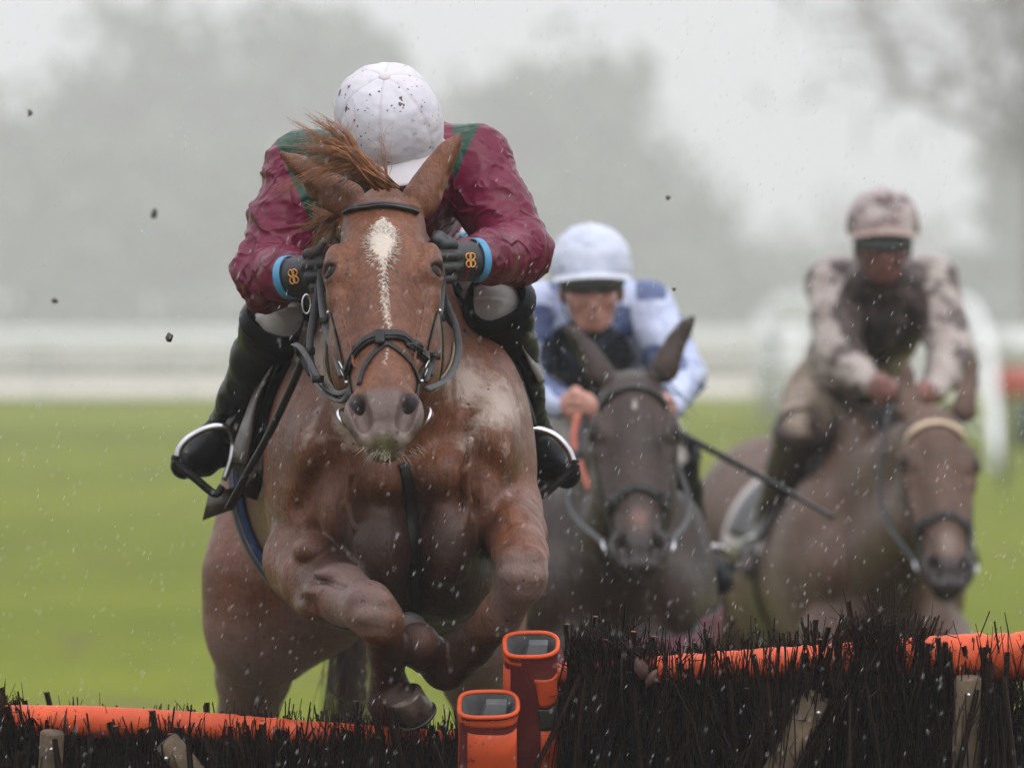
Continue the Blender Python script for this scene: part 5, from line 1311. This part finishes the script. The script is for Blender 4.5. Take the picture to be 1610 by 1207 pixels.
# ---- second horse: dark bay, rider in white and blue
coat2 = coat_mat("dark_bay_coat", (.018, .0092, .006), (.046, .025, .016), pale=(.30, .25, .22), dark=(.015, .010, .009), muz=(.030, .022, .021), rough=.36, lipc=(.24, .125, .10))
t2 = math.radians(38)
HF2 = Frame(P(995, 583, 18.05), V(.02, -math.sin(t2), -math.cos(t2)), V(1, .03, 0), 1.0)
EARS2 = [[P(945, 590, 18.12), P(918, 552, 18.14), P(886, 508, 18.14)], [P(1045, 580, 18.12), P(1066, 540, 18.14), P(1092, 494, 18.14)]]
def at2(v, f, s, z, at):
    at["grey"] = np.clip((1.12 - z) / .18, 0, 1) * (f > -.5) * .6; at["foam_sheen"] = .62 * np.exp(-((np.abs(s - .10) - .05) / .09)**2) * np.clip((1.05 - z) / .1, 0, 1) * (f > -.25) + .35 * np.clip((f + .1) / .2, 0, 1) * np.exp(-((z - 1.25) / .1)**2)
    at["foam_sheen"] *= (z < 1.35)
H2 = gallop_horse("dark bay horse with maroon-striped breastgirth following behind the chestnut", (P(960, 0, 18.35)[0], 18.35, -.09), 0.02, .99, HF2, EARS2, coat2, [(.0, 0, 0), (.10, 0, 0), (.105, .002, 0), (.125, .003, 0), (.135, 0, 0), (.6, 0, 0)], 21, at2)
# pinkish bare skin patch between the nostrils
J2 = dict(head=P(930, 460, 18.82), up=V(-.02, -.10, .99), front=V(.03, -.99, -.10), chest=P(925, 520, 19.10), waist=P(930, 590, 19.50), seat=P(935, 620, 19.68),
    shL=P(838, 492, 19.02), shR=P(1014, 488, 19.02), elL=P(828, 612, 18.92), elR=P(1068, 588, 18.92), wrL=P(884, 636, 18.62), wrR=P(1056, 640, 18.62), haL=P(922, 640, 18.54), haR=P(1030, 650, 18.54),
    hipL=P(890, 640, 19.60), hipR=P(980, 640, 19.60), knL=P(846, 720, 19.05), knR=P(1058, 728, 19.05), anL=P(800, 862, 19.36), anR=P(1096, 872, 19.36), toeL=P(770, 895, 19.22), toeR=P(1136, 912, 19.22))
def silks2(v, J):
    X, Y = pxy(v); ch = np.exp(-(((X - 920) / 78)**2 + ((Y - 560) / 62)**2)) * (v[:, 1] < 19.2)
    # navy checks set round sleeves and body
    u_ = (v[:, 0] + v[:, 1] * .3) * 9.5; w_ = (v[:, 2] + v[:, 1] * .2) * 9.5
    chk = (np.sin(u_ * np.pi) * np.sin(w_ * np.pi) + .35 * vnoise(v * 16, 4)) > .16
    return {"navy": chk.astype(float), "vest": (ch > .42).astype(float)}
cap2_m = splat_mat("pale_blue_cap", (.56, .58, .67), (.44, .47, .58), amount=.6, rough=.5, scale=50, wash=.6, washcol=(.30, .33, .43), seamcol=(.46, .49, .58))
peak2_m = simple_mat("white_peak", (.52, .54, .60), .45, .15, 30)
jack2_m = splat_mat("white_and_blue_jacket", (.50, .54, .68), (.38, .43, .60), amount=.5, rough=.5, scale=60, wash=.6, washcol=(.16, .20, .34), attr_cols=(("navy", (.075, .10, .20)), ("vest", (.020, .022, .030))))
breech2_m = splat_mat("muddy_white_breeches", (.52, .48, .44), (.40, .36, .32), amount=.7, rough=.6, scale=50, wash=.6, washcol=(.25, .21, .17))
RID2 = rider("jockey", "jockey in white and blue checked jacket, face showing under a pale blue cap", J2,
      dict(skin=skin_m, jacket=jack2_m, breeches=breech2_m, boot=boot_m, glove=glove_m, cap=cap2_m, cap_peak=peak2_m), h=.0065, peak=(.006, .06, .12), phm=1.66, glove=False, seed=11, foldamp=.010, face=True, jacket_attr=silks2)
lens_m = simple_mat("goggle_lens", (.10, .11, .12), .12, .2, 20, bmp=0, spec=.8)
frame_m = simple_mat("black_goggle_frame", (.015, .015, .016), .5, .2, 40)
def goggles(rd, y0=.032):
    root, fr, part, partmb, f3, cc = rd; g = MB()
    ln = [fr(.078 * math.sin(a), y0, .020 + .082 * math.cos(a)) for a in np.linspace(-1.15, 1.15, 25)]
    g.sweep(ln, rprof(.044, .010), ups=[unit(p - fr(0, y0, 0)) for p in ln]); o = partmb("goggles", g, frame_m)
    g = MB(); ln = [fr(.082 * math.sin(a), y0, .022 + .087 * math.cos(a)) for a in np.linspace(-.85, .85, 21)]; g.sweep(ln, rprof(.026, .004), ups=[unit(p - fr(0, y0, 0)) for p in ln]); partmb("lens", g, lens_m, o)
    g = MB(); ln = [fr(.084 * math.sin(a), y0, .004 + .10 * math.cos(a)) for a in np.linspace(1.2, 2 * math.pi - 1.2, 31)]; g.sweep(ln, rprof(.022, .003), ups=[unit(p - fr(0, y0, 0)) for p in ln]); partmb("elastic_strap", g, frame_m, o)
goggles(RID2)
simple_bridle("black bridle on the dark bay horse behind the chestnut", HF2, H2[4], (J2['haL'], J2['haR']), leather_m)
simple_saddle("black saddle under the rider in white and blue", H2[1], H2[4], H2[5], H2[6], None, [(J2['kn' + s], J2['an' + s], J2['toe' + s]) for s in 'LR'], cloth_m)
def breastgirth():
    root = empty("breastgirth", "dark breastgirth with maroon stripes across the second horse's chest", "breastgirth"); T, bvh, sid = H2[1], H2[4], H2[5]; o = T(.1, 0, 1.05); root.location = tuple(o)
    L = [T(-.45, -.36, 1.10), T(-.15, -.33, 1.08), T(.10, -.18, 1.05), T(.18, 0, 1.04), T(.10, .18, 1.05), T(-.15, .33, 1.08), T(-.45, .36, 1.10)]
    c, nr = snap(bvh, spline(L, 50), .006); mb = MB(); mb.sweep(c, rprof(.085, .008), ups=nr); b = mbpart(mb, "band", cloth_m, root, o)
    mm = simple_mat("maroon_stripe", (.20, .018, .04), .6, .2, 40)
    for dz in (-.028, -.010, .008, .026):
        mb = MB(); t = np.gradient(c, axis=0); t /= np.linalg.norm(t, axis=1, keepdims=True); sd = np.cross(t, nr); mb.sweep(c + nr * .005 + sd * dz, rprof(.007, .003), ups=nr); mbpart(mb, "stripe", mm, b, o)
breastgirth()
def rein_grip():
    c = spline([P(908, 652, 18.30), P(902, 690, 18.24), P(914, 735, 18.16), P(928, 770, 18.08)], 20); root = empty("rein_grip", "orange rubber rein grip beside the second horse's cheek", "rein grip"); root.location = tuple(c[0])
    mb = MB(); mb.sweep(c, rprof(.018, .008), ups=[V(-.5, -1, .2)] * 20); mbpart(mb, "rubber_sleeve", orange2_m, root, c[0])
    mb = MB(); mb.sweep(c[9:12], rprof(.030, .012), ups=[V(-.5, -1, .2)] * 3); mbpart(mb, "stop", leather_m, root, c[0])
orange2_m = simple_mat("orange_rubber", (.40, .085, .045), .6, .2, 40)
rein_grip()
whip("whip", "black whip stretched out to the right from the second rider's hand", [(1042, 664, 18.52), (1075, 684, 18.50), (1160, 730, 18.46), (1240, 774, 18.42), (1312, 814, 18.38)], .0095, .0085)

# ---- third horse at the right
coat3 = coat_mat("muddy_bay_coat", (.066, .034, .021), (.122, .070, .046), pale=(.34, .27, .24), dark=(.035, .022, .018), muz=(.035, .026, .025), rough=.45)
t3 = math.radians(36); hd3 = .17
HF3 = Frame(P(1472, 640, 20.25), V(.035, -math.cos(hd3) * math.sin(t3), -math.cos(t3)), V(math.cos(hd3), math.sin(hd3), .02), 1.0)
EARS3 = [[P(1432, 648, 20.34), P(1422, 612, 20.38), P(1428, 566, 20.40)], [P(1516, 645, 20.40), P(1528, 606, 20.44), P(1533, 558, 20.46)]]
def at3(v, f, s, z, at):
    at["grey"] = .3 * np.clip((1.25 - z) / .3, 0, 1); at["tan"] = .35 * np.clip((1.15 - z) / .3, 0, 1) * (f < -.3); at["foam_sheen"] = .3 * np.exp(-((z - 1.2) / .12)**2) * (f > -.4) * (f < .1)
H3 = gallop_horse("mud-spattered bay horse with a tan browband at the right", (P(1392, 0, 20.95)[0], 20.95, -.10), .15, .98, HF3, EARS3, coat3, None, 33, at3, legs=1)
J3 = dict(head=P(1388, 392, 21.10), up=V(.0, -.06, .99), front=V(.02, -.99, -.06), chest=P(1384, 480, 21.28), waist=P(1338, 580, 21.62), seat=P(1312, 628, 21.78),
    shL=P(1308, 448, 21.22), shR=P(1464, 446, 21.22), elL=P(1322, 558, 21.02), elR=P(1498, 560, 21.00), wrL=P(1368, 606, 20.84), wrR=P(1470, 616, 20.82), haL=P(1402, 616, 20.74), haR=P(1436, 626, 20.72),
    hipL=P(1290, 640, 21.70), hipR=P(1352, 640, 21.74), knL=P(1252, 682, 21.28), knR=P(1470, 722, 21.34), anL=P(1196, 862, 21.60), anR=P(1492, 862, 21.60), toeL=P(1180, 892, 21.48), toeR=P(1512, 890, 21.48))
def silks3(v, J):
    X, Y = pxy(v); vest = (((X - 1388) / 74)**2 + ((Y - 488) / 78)**2 < 1) & (v[:, 1] < 21.4)
    cell = v * 8.5 + vnoise(v * 5, 2)[:, None] * .3; c = cell - np.round(cell); sp = (np.linalg.norm(c, axis=1) < .34)
    return {"spot": sp.astype(float), "vest": vest.astype(float)}
cap3_m = splat_mat("pink_white_cap", (.42, .36, .34), (.33, .28, .26), mud=(.075, .045, .045), amount=.95, rough=.55, scale=38, wash=.7, washcol=(.22, .14, .14), coarse=.7)
peak3_m = splat_mat("muddy_peak", (.46, .34, .30), (.36, .26, .22), amount=.6, rough=.5, scale=60, wash=.5, washcol=(.22, .14, .12))
jack3_m = splat_mat("pink_white_spotted_jacket", (.40, .345, .315), (.30, .255, .23), mud=(.05, .035, .030), amount=.85, rough=.55, scale=34, wash=.55, washcol=(.20, .14, .13), attr_cols=(("spot", (.085, .070, .066)), ("vest", (.030, .024, .021))), coarse=.35)
breech3_m = splat_mat("mud_caked_breeches", (.38, .31, .24), (.27, .20, .15), mud=(.07, .045, .03), amount=.9, rough=.7, scale=40, wash=.7, washcol=(.15, .10, .075), coarse=.4)
boot3_m = simple_mat("muddy_brown_boot", (.040, .025, .020), .5, .4, 24)
mudskin_m = simple_mat("muddy_skin", (.12, .045, .036), .5, .5, 26, col2=(.26, .105, .085))
RID3 = rider("jockey", "mud-covered jockey in pale spotted jacket and speckled cap at the right", J3,
      dict(skin=mudskin_m, jacket=jack3_m, breeches=breech3_m, boot=boot3_m, glove=glove_m, cap=cap3_m, cap_peak=peak3_m), h=.0075, peak=(.004, .06, .12), phm=1.66, glove=False, seed=17, foldamp=.011, face=True, jacket_attr=silks3)
goggles(RID3, .020)
tanbrow_m = simple_mat("tan_browband_fleece", (.50, .38, .26), .8, .2, 60)
simple_bridle("bridle with a tan fleece browband on the horse at the right", HF3, H3[4], (J3['haL'], J3['haR']), tanbrow_m)
simple_saddle("dark saddle with pale cloth under the mud-covered rider", H3[1], H3[4], H3[5], H3[6], None, [(J3['kn' + s], J3['an' + s], J3['toe' + s]) for s in 'LR'], simple_mat("pale_saddle_cloth", (.42, .37, .36), .7, .3, 12))
# ------------------------------------------------------------------ the hurdle
LEAN = unit(V(0, -.40, .92))             # the frame leans over towards the landing side
orange_m = splat_mat("orange_vinyl", (.62, .088, .024), (.50, .064, .017), mud=(.06, .03, .02), amount=.7, rough=.5, scale=60, wash=.5, washcol=(.34, .06, .025))
darkred_m = splat_mat("dark_red_vinyl", (.150, .018, .022), (.095, .012, .016), mud=(.03, .02, .018), amount=.4, rough=.5, scale=60, wash=.3, washcol=(.22, .08, .06))
foam_m = simple_mat("grey_foam_lining", (.060, .060, .060), .8, .35, 40, bmp=.4)
block_m = simple_mat("grey_plastic_block", (.08, .083, .088), .3, .3, 18)
brush_m = simple_mat("wet_birch_twig", (.008, .0055, .0045), .55, .6, 9, bmp=.2, col2=(.030, .016, .011), spec=.2)
cut_m = simple_mat("cut_twig_end", (.17, .070, .045), .8, .3, 60)
wood_m = simple_mat("weathered_stake", (.085, .060, .038), .8, .6, 16, bmp=.7, bdist=.008, spec=.2)
leaf_m = simple_mat("dead_leaf", (.085, .038, .030), .7, .3, 30)
def hurdle(name, label, barpts, rads, brush_rows, stakes, seed, patches=()):
    root = empty(name, label, "hurdle"); c = spline([P(*p) for p in barpts], 90); o = V(c[45][0], c[45][1] + .42, 0); root.location = tuple(o)
    B = lambda mb, nm, m, par=root, sm=True: mbpart(mb, nm, m, par, o)
    r = np.random.default_rng(seed)
    # padded roll along the top with creases
    K = 22; rad = np.interp(np.linspace(0, 1, 90), np.linspace(0, 1, len(rads)), rads); vs = []
    t = np.gradient(c, axis=0); t /= np.linalg.norm(t, axis=1, keepdims=True); up = V(0, 0, 1) - t * t[:, 2:3]; up /= np.linalg.norm(up, axis=1, keepdims=True); sd = np.cross(t, up)
    cc = np.concatenate([[c[0]], np.repeat(c, 3, 0)[1:-1] * 0 + spline(c, 268), [c[-1]]]); m = len(cc); tt = np.linspace(0, 1, m)
    R_ = np.interp(tt, np.linspace(0, 1, 90), rad)
    ang = np.linspace(0, 2 * np.pi, K, endpoint=False)
    A_, T_ = np.meshgrid(ang, tt); pn = np.stack([T_.ravel() * 46, np.cos(A_.ravel()) * 1.1 + T_.ravel() * 14, np.sin(A_.ravel()) * 1.1], 1)
    cre = vnoise(pn, seed).reshape(A_.shape); cre2 = vnoise(pn * V(2.3, 1.6, 1.6), seed + 4).reshape(A_.shape)
    gate = np.clip(vnoise(np.stack([T_.ravel() * 7, A_.ravel() * 0, A_.ravel() * 0], 1), seed + 8).reshape(A_.shape) + .2, 0, 1)
    rr = R_[:, None] * (1 + (np.abs(cre) * -.16 + cre2 * .06) * (.25 + gate) + .03)
    tg = np.gradient(cc, axis=0); tg /= np.linalg.norm(tg, axis=1, keepdims=True) + 1e-9; u_ = V(0, 0, 1) - tg * tg[:, 2:3]; u_ /= np.linalg.norm(u_, axis=1, keepdims=True); s_ = np.cross(tg, u_)
    vv = cc[:, None] + u_[:, None] * (np.sin(ang)[None, :, None] * rr[..., None]) + s_[:, None] * (np.cos(ang)[None, :, None] * rr[..., None])
    i = np.arange(m * K).reshape(m, K); j = np.roll(i, -1, 1); q = np.stack([i[:-1], i[1:], j[1:], j[:-1]], -1).reshape(-1, 4)
    link("padded_rail", mesh_data("padded_rail", vv.reshape(-1, 3) - o, q), orange_m, root)
    # stakes of the wooden frame
    for (x0, y0, x1, y1, w) in stakes:
        k = np.interp(x0, [p[0] for p in barpts], range(len(barpts))); d = np.interp(x0, [p[0] for p in barpts], [p[2] for p in barpts]); a = P(x0, y0, d - .110); b = P(x1, y1, d - .065)
        ext = (b - a) / (a[2] - b[2] + 1e-6); b = a + ext * (a[2] - .02); b[1] = a[1] + .40
        mb = MB(); mb.sweep([a, a * .5 + b * .5, b], rprof(w, .035), ups=[V(0, -1, 0)] * 3); st = B(mb, "stake", wood_m)
        mb = MB(); mb.tube([a + V(0, -.024, -.03), a + V(0, -.012, -.03)], .004, 8); B(mb, "nail", steel_m, st)
    for h_ in (.25, .60):        # lower rails
        mb = MB(); p = c[::8] - LEAN * ((c[::8][:, 2:3] - h_) / LEAN[2]) + V(0, .02, 0); mb.sweep(p, rprof(.06, .03), ups=[V(0, -1, 0)] * len(p)); B(mb, "lower_rail", wood_m)
    # birch brush: bundles of thin twigs, each with a few side shoots
    V_, F_ = [], []; nv = 0; tri = np.array([(math.cos(a), math.sin(a)) for a in (0, 2.1, 4.2)])
    def twig(p, r0, r1):
        nonlocal nv
        n = len(p); tg = np.gradient(p, axis=0); tg /= np.linalg.norm(tg, axis=1, keepdims=True) + 1e-9; e1 = np.cross(tg, V(.3, .9, .1)); e1 /= np.linalg.norm(e1, axis=1, keepdims=True); e2 = np.cross(tg, e1); rd = np.linspace(r0, r1, n)[:, None]
        for a, b in tri: V_.append(p + e1 * a * rd + e2 * b * rd)
        base = nv
        for s in range(3):
            s2 = (s + 1) % 3
            for k in range(n - 1): F_.append((base + s * n + k, base + s2 * n + k, base + s2 * n + k + 1, base + s * n + k + 1))
        nv += 3 * n
    cuts = MB(); ncut = 0
    for (xa, xb, n, tops, sp, dlo, dhi, bot) in brush_rows:
        X = r.uniform(xa, xb, n)
        for x in X:
            d0 = np.interp(x, [p[0] for p in barpts], [p[2] for p in barpts]); yb = np.interp(x, [p[0] for p in barpts], [p[1] for p in barpts])
            dd = r.uniform(dlo, dhi); lift = np.interp(x, *tops) + r.normal(0, sp) - (r.random() < .06) * r.uniform(5, 28)
            top = P(x, yb, d0) + V(0, dd, 0); L = r.uniform(.40, 1.05) if bot is None else bot
            cl_ = vnoise(np.array([[x * .035, seed, dd * 20]]), seed)[0]; cl2 = vnoise(np.array([[x * .09, seed + 5., dd * 9]]), seed)[0]; lift -= cl2 * 12; up_ = unit(LEAN + V(cl_ * .28, 0, 0) + r.normal(0, 1, 3) * V(.13, .08, .03)); tip = top + up_ * ((yb - lift) * S * d0); base = tip - up_ * (L + .1)
            if base[2] < .03: base = tip - up_ * ((tip[2] - .03) / up_[2])
            bend = r.normal(0, .020, 3) * V(1, 1, 0); f = np.linspace(0, 1, 5)[:, None]
            p = base * (1 - f) + tip * f + bend * np.sin(f * 3.1) + np.sin(f * 9 + r.uniform(0, 6)) * bend * .25; r0 = r.choice([.0020, .0032, .0048, .0075], p=[.37, .37, .20, .06])
            twig(p, r0, r0 * (.45 if r0 < .005 else .85))
            if r0 > .005 and ncut < 40 and r.random() < .35: cuts.ball(tip + up_ * .001, (r0 * .85, r0 * .85, r0 * .25), 8, 5); ncut += 1
            for _ in range(r.integers(1, 5)):
                k = r.uniform(.45, .97); q0 = p[0] * (1 - k) + p[-1] * k; dr = unit(up_ * .8 + r.normal(0, .55, 3)); l = r.uniform(.02, .075)
                twig(np.stack([q0, q0 + dr * l * .5 + V(0, 0, .003), q0 + dr * l + V(0, 0, .008)]), .0014, .0006)
    me = mesh_data("brush", np.concatenate(V_) - o, np.array(F_), True); br = link("brush", me, brush_m, root); br["kind"] = "stuff"
    if ncut: b = mbpart(cuts, "cut_ends", cut_m, root, o); b["kind"] = "stuff"
    for (x, y, w, hgt, rot) in patches:     # dead leaves caught in the brush
        d = np.interp(x, [p[0] for p in barpts], [p[2] for p in barpts]) - .10; a = P(x, y, d); e1 = V(math.cos(rot), .3, math.sin(rot)); e2 = V(-math.sin(rot), -.3, math.cos(rot)); mb = MB()
        sh = [(0, -1), (.5, -.6), (.75, 0), (.45, .6), (0, 1), (-.4, .65), (-.7, .05), (-.55, -.6)]
        vs = [a + V(0, -.004, 0)] + [a + e1 * u * w * S * d + e2 * v * hgt * S * d + V(0, .006 * u * u, 0) for u, v in sh]; vs += [p + V(0, .0012, 0) for p in vs]; n = 9
        mb.add(vs, [(0, 1 + k, 1 + (k + 1) % 8) for k in range(8)] + [(9, 10 + (k + 1) % 8, 10 + k) for k in range(8)] + [(1 + k, 10 + k, 10 + (k + 1) % 8, 1 + (k + 1) % 8) for k in range(8)]); B(mb, "dead_leaf", leaf_m)
    return root
TL = (np.array([-20, 60, 130, 240, 330, 460, 600, 735.]), np.array([1128, 1126, 1118, 1130, 1140, 1140, 1142, 1150.]))
lift_l = ([-20, 40, 60, 110, 130, 200, 245, 330, 460, 600, 735], [1112, 1118, 1135, 1128, 1150, 1152, 1140, 1145, 1140, 1138, 1150])
hurdle("hurdle", "lower left hurdle of black brush with orange padded top rail, left of the sleeves", [(-60, 1132, 14.24), (120, 1134, 14.22), (300, 1142, 14.20), (450, 1154, 14.19), (600, 1164, 14.18), (728, 1172, 14.18)], [.030, .031, .029, .030, .028, .028],
       [(-60, 735, 420, lift_l, 16, -.075, -.035, None), (-60, 735, 700, (lift_l[0], [y - 8 for y in lift_l[1]]), 16, .03, .10, None), (-60, 735, 3000, (lift_l[0], [y + 30 for y in lift_l[1]]), 12, -.08, .08, None), (-60, 60, 120, ([-60, 60], [1108, 1108]), 10, -.06, .05, None), (-60, 735, 150, ([-60, 735], [1172, 1172]), 22, -.16, -.10, None)],
       [(82, 1152, 80, 1207, .046), (262, 1166, 300, 1210, .050)], 51)
lift_r = ([880, 930, 960, 1010, 1060, 1110, 1180, 1240, 1300, 1340, 1380, 1430, 1480, 1500, 1530, 1620], [1010, 1000, 990, 1012, 1028, 1020, 1022, 1018, 1000, 982, 972, 985, 1012, 1030, 1040, 1050])
hurdle("hurdle", "taller right hurdle of black brush with orange padded top rail, right of the sleeves", [(876, 1062, 14.05), (1000, 1056, 14.02), (1150, 1048, 13.99), (1300, 1042, 13.96), (1450, 1036, 13.92), (1540, 1034, 13.90), (1680, 1030, 13.86)], [.024, .027, .031, .036, .042, .047, .048],
       [(900, 1492, 330, lift_r, 18, -.090, -.050, None), (895, 1492, 620, lift_r, 20, .05, .13, None), (895, 1492, 3500, (lift_r[0], [max(1070, y + 72) for y in lift_r[1]]), 16, -.09, .10, None), (1490, 1640, 120, ([1490, 1640], [1040, 1040]), 40, -.09, .0, None), (1320, 1445, 130, ([1320, 1380, 1445], [992, 972, 992]), 14, -.08, .08, .10), (895, 1015, 110, ([895, 950, 1015], [1008, 990, 1012]), 14, -.08, .08, .12), (1490, 1640, 150, ([1490, 1640], [1090, 1090]), 14, -.03, .08, None), (1200, 1330, 70, ([1200, 1330], [1085, 1085]), 40, -.16, -.12, None), (1490, 1570, 40, ([1490, 1570], [1080, 1080]), 40, -.16, -.12, None), (880, 1492, 120, ([880, 1492], [1110, 1110]), 45, -.16, -.10, None)],
       [(1286, 1094, 1222, 1212, .052), (1522, 1066, 1518, 1212, .050)], 52, patches=((1008, 1050, 16, 20, .4), (1024, 1066, 11, 17, -.5), (994, 1014, 13, 10, .9)))
def sleeve(label, cx, cy, d, w, hpx, panels, seed):
    """upright padded sleeve at the hurdle's end, open at the top"""
    root = empty("orange_sleeve", label, "padded post"); ax = unit(V(0, -.52, .85)); c = P(cx, cy, d); L = c[2] / ax[2] - .01; o = c - ax * L; root.location = tuple(o)
    B = lambda mb, nm, m, par=root: mbpart(mb, nm, m, par, o)
    e1 = V(1, 0, 0); e2 = np.cross(ax, e1); e2 = e2 if e2 @ V(0, -1, 0) > 0 else -e2; a_ = w / 2 * S * d; b_ = a_ * .80; K = 40
    def sec(k, r, z): return [c + ax * z + e1 * math.copysign(abs(math.cos(t))**.62, math.cos(t)) * a_ * r * (1 + .03 * math.sin(3 * t + seed)) + e2 * math.copysign(abs(math.sin(t))**.62, math.sin(t)) * b_ * r * (1 + .04 * math.cos(2 * t + seed)) for t in np.linspace(0, 2 * np.pi, K, endpoint=False)]
    def tubes(rows, nm, m, par=root, cap=False):
        vs = sum([sec(i, r, z) for i, (r, z) in enumerate(rows)], []); f = [(i * K + j, i * K + (j + 1) % K, (i + 1) * K + (j + 1) % K, (i + 1) * K + j) for i in range(len(rows) - 1) for j in range(K)]
        if cap: f.append(tuple((len(rows) - 1) * K + j for j in range(K)))
        mb = MB(); mb.add(vs, f); return B(mb, nm, m, par)
    tubes([(.97, -L), (.98, -.5), (.98, -.2), (.98, -.06), (1.0, -.01), (1.0, .0), (.94, .002), (.92, -.03)], "sleeve", darkred_m)
    mb = MB(); mb.tube(np.array(sec(0, 1.0, .001)), .0045, 8, True); B(mb, "rim", orange_m)
    tubes([(.93, .0), (.72, -.018), (.66, -.06), (.2, -.065)], "lining", foam_m, cap=True)
    mb = MB(); bc = c - ax * .030 + e1 * a_ * .15; vs = [bc + e1 * x * a_ * .40 + e2 * y * b_ * .42 for x, y in ((-1, -1), (1, -1), (1, 1), (-1, 1))] + [bc + ax * .030 + e1 * (x * .35 + .15) * a_ + e2 * (y * .22 - .25) * b_ for x, y in ((-1, -1), (1, -1), (1, 1), (-1, 1))]
    mb.add(vs, [(0, 1, 5, 4), (1, 2, 6, 5), (2, 3, 7, 6), (3, 0, 4, 7), (4, 5, 6, 7)]); o2 = mb.build("inner_block", block_m, root, False); o2.data.transform(Matrix.Translation(-Vector(tuple(o))))
    for nm, m, t0, t1, z0, z1, sk in panels:
        n = 14; top = []; 
        for zz in np.linspace(0, 1, 9):
            for tt in np.linspace(0, 1, n):
                t = math.radians(t0 + (t1 - t0) * tt + sk * zz); z = z0 + (z1 - z0) * zz - .004 * math.sin(tt * 3.1) * (zz < .1); rr = 1.035 + .012 * math.sin(zz * 7 + tt * 5 + seed)
                top.append(c + ax * z + e1 * math.copysign(abs(math.cos(t))**.62, math.cos(t)) * a_ * rr + e2 * math.copysign(abs(math.sin(t))**.62, math.sin(t)) * b_ * rr)
        bot = [p - (p - (c + ax * ((p - c) @ ax))) * .05 for p in top]; m_ = len(top); f = []
        for b in (0, 1):
            for i in range(8):
                for j in range(n - 1): q = (b * m_ + i * n + j, b * m_ + i * n + j + 1, b * m_ + (i + 1) * n + j + 1, b * m_ + (i + 1) * n + j); f.append(q if b else q[::-1])
        per = [i * n for i in range(9)] + [8 * n + j for j in range(1, n)] + [i * n + n - 1 for i in range(7, -1, -1)] + [j for j in range(n - 2, 0, -1)]
        for x, y in zip(per, per[1:] + per[:1]): f.append((x, y, y + m_, x + m_))
        mb = MB(); mb.add(top + bot, f); B(mb, nm, m)
gap_m = simple_mat("dark_gap", (.035, .036, .030), .7, .4, 30)  # dark grey-green for the gap between the rear post's orange panels
sleeve("front padded orange post between the two hurdles, the shorter one", 767, 1108, 13.88, 92, 50, [("orange_panel", orange_m, 24, 122, -.035, -.50, 0), ("collar", orange_m, -40, 235, -.004, -.022, 0), ("side_strip", orange_m, 196, 214, -.03, -.16, -8)], 1)
sleeve("rear padded red and orange post between the two hurdles, the taller one", 834, 1014, 13.93, 84, 46, [("side_strip", orange_m, 128, 165, -.03, -.60, 0), ("upper_patch", orange_m, 18, 88, -.050, -.115, -8), ("dark_band", gap_m, 10, 84, -.118, -.165, -6), ("lower_panel", orange_m, 10, 78, -.168, -.60, -4), ("collar", orange_m, 100, 300, -.004, -.020, 0)], 2)

# ------------------------------------------------------------------ flying mud and rain
mud_m = simple_mat("wet_mud", (.045, .036, .028), .6, .4, 60, bmp=.5)
def clod(label, x, y, d, r, seed):
    rr = np.random.default_rng(seed); mb = MB(); mb.ball((0, 0, 0), r, 12, 8); v = mb.v[0]; v *= (1 + .6 * fbm(v / r * 1.5 + seed, 3, seed))[:, None]; v *= rr.uniform(.6, 1.3, 3)
    o = mb.build("mud_clod", mud_m); o.location = tuple(P(x, y, d)); tag(o, label, "mud clod", "clods of mud in the air")
clod("dark clod of mud flying above the second rider's cap", 1050, 311, 15.4, .006, 1)
clod("dark clod of mud in the air left of the maroon sleeve", 243, 336, 16.8, .009, 2)
clod("small clod of mud in the air at the upper left", 47, 178, 15.6, .006, 3)
clod("thin clod of mud in the air left of the rider's boot top", 266, 531, 14.4, .006, 4)
clod("small clod of mud in the air at the left, above the pale track", 86, 472, 16.2, .006, 5)
clod("small clod of mud in the air between the two riders' caps, low", 1060, 455, 15.2, .004, 6)
def rain():
    r = np.random.default_rng(77); n = 5200; d = 12.0 + 6.5 * r.random(n)**1.1
    x = (r.uniform(-150, 1760, n) - 805) * S * d; z = CAM_H - (r.uniform(-120, 1330, n) - 500) * S * d; c = np.stack([x, d, z], 1)
    ax = unit(V(-.38, .1, -.92)); L = r.uniform(.0026, .0080, n) * np.where(r.random(n) < .08, 1.7, 1); w = r.uniform(.00028, .00062, n)
    dr = ax + r.normal(0, .10, (n, 3)); dr /= np.linalg.norm(dr, axis=1, keepdims=True); e1 = np.cross(dr, V(0, 1, 0)); e1 /= np.linalg.norm(e1, axis=1, keepdims=True); e2 = np.cross(dr, e1)
    v = np.stack([c - dr * L[:, None], c + e1 * w[:, None], c + e2 * w[:, None], c - e1 * w[:, None], c - e2 * w[:, None], c + dr * L[:, None] * .8], 1).reshape(-1, 3)
    q = np.array([(0, 1, 2), (0, 2, 3), (0, 3, 4), (0, 4, 1), (5, 2, 1), (5, 3, 2), (5, 4, 3), (5, 1, 4)]); q = (q[None] + 6 * np.arange(n)[:, None, None]).reshape(-1, 3)
    m, nn, l, b = new_mat("rain_water"); t = noise(nn, l, 3, 2, .5, objco(nn)); rp = ramp(nn, [(.3, (.78, .80, .82)), (.7, (.92, .93, .95))]); l.new(t.outputs["Fac"], rp.inputs[0]); l.new(rp.outputs[0], b.inputs["Base Color"])
    b.inputs["Roughness"].default_value = .1; b.inputs["Alpha"].default_value = .6
    o = link("rain", mesh_data("rain", v, q), m); tag(o, "fine slanting rain drops falling across the whole scene", "rain", kind="stuff")
rain()
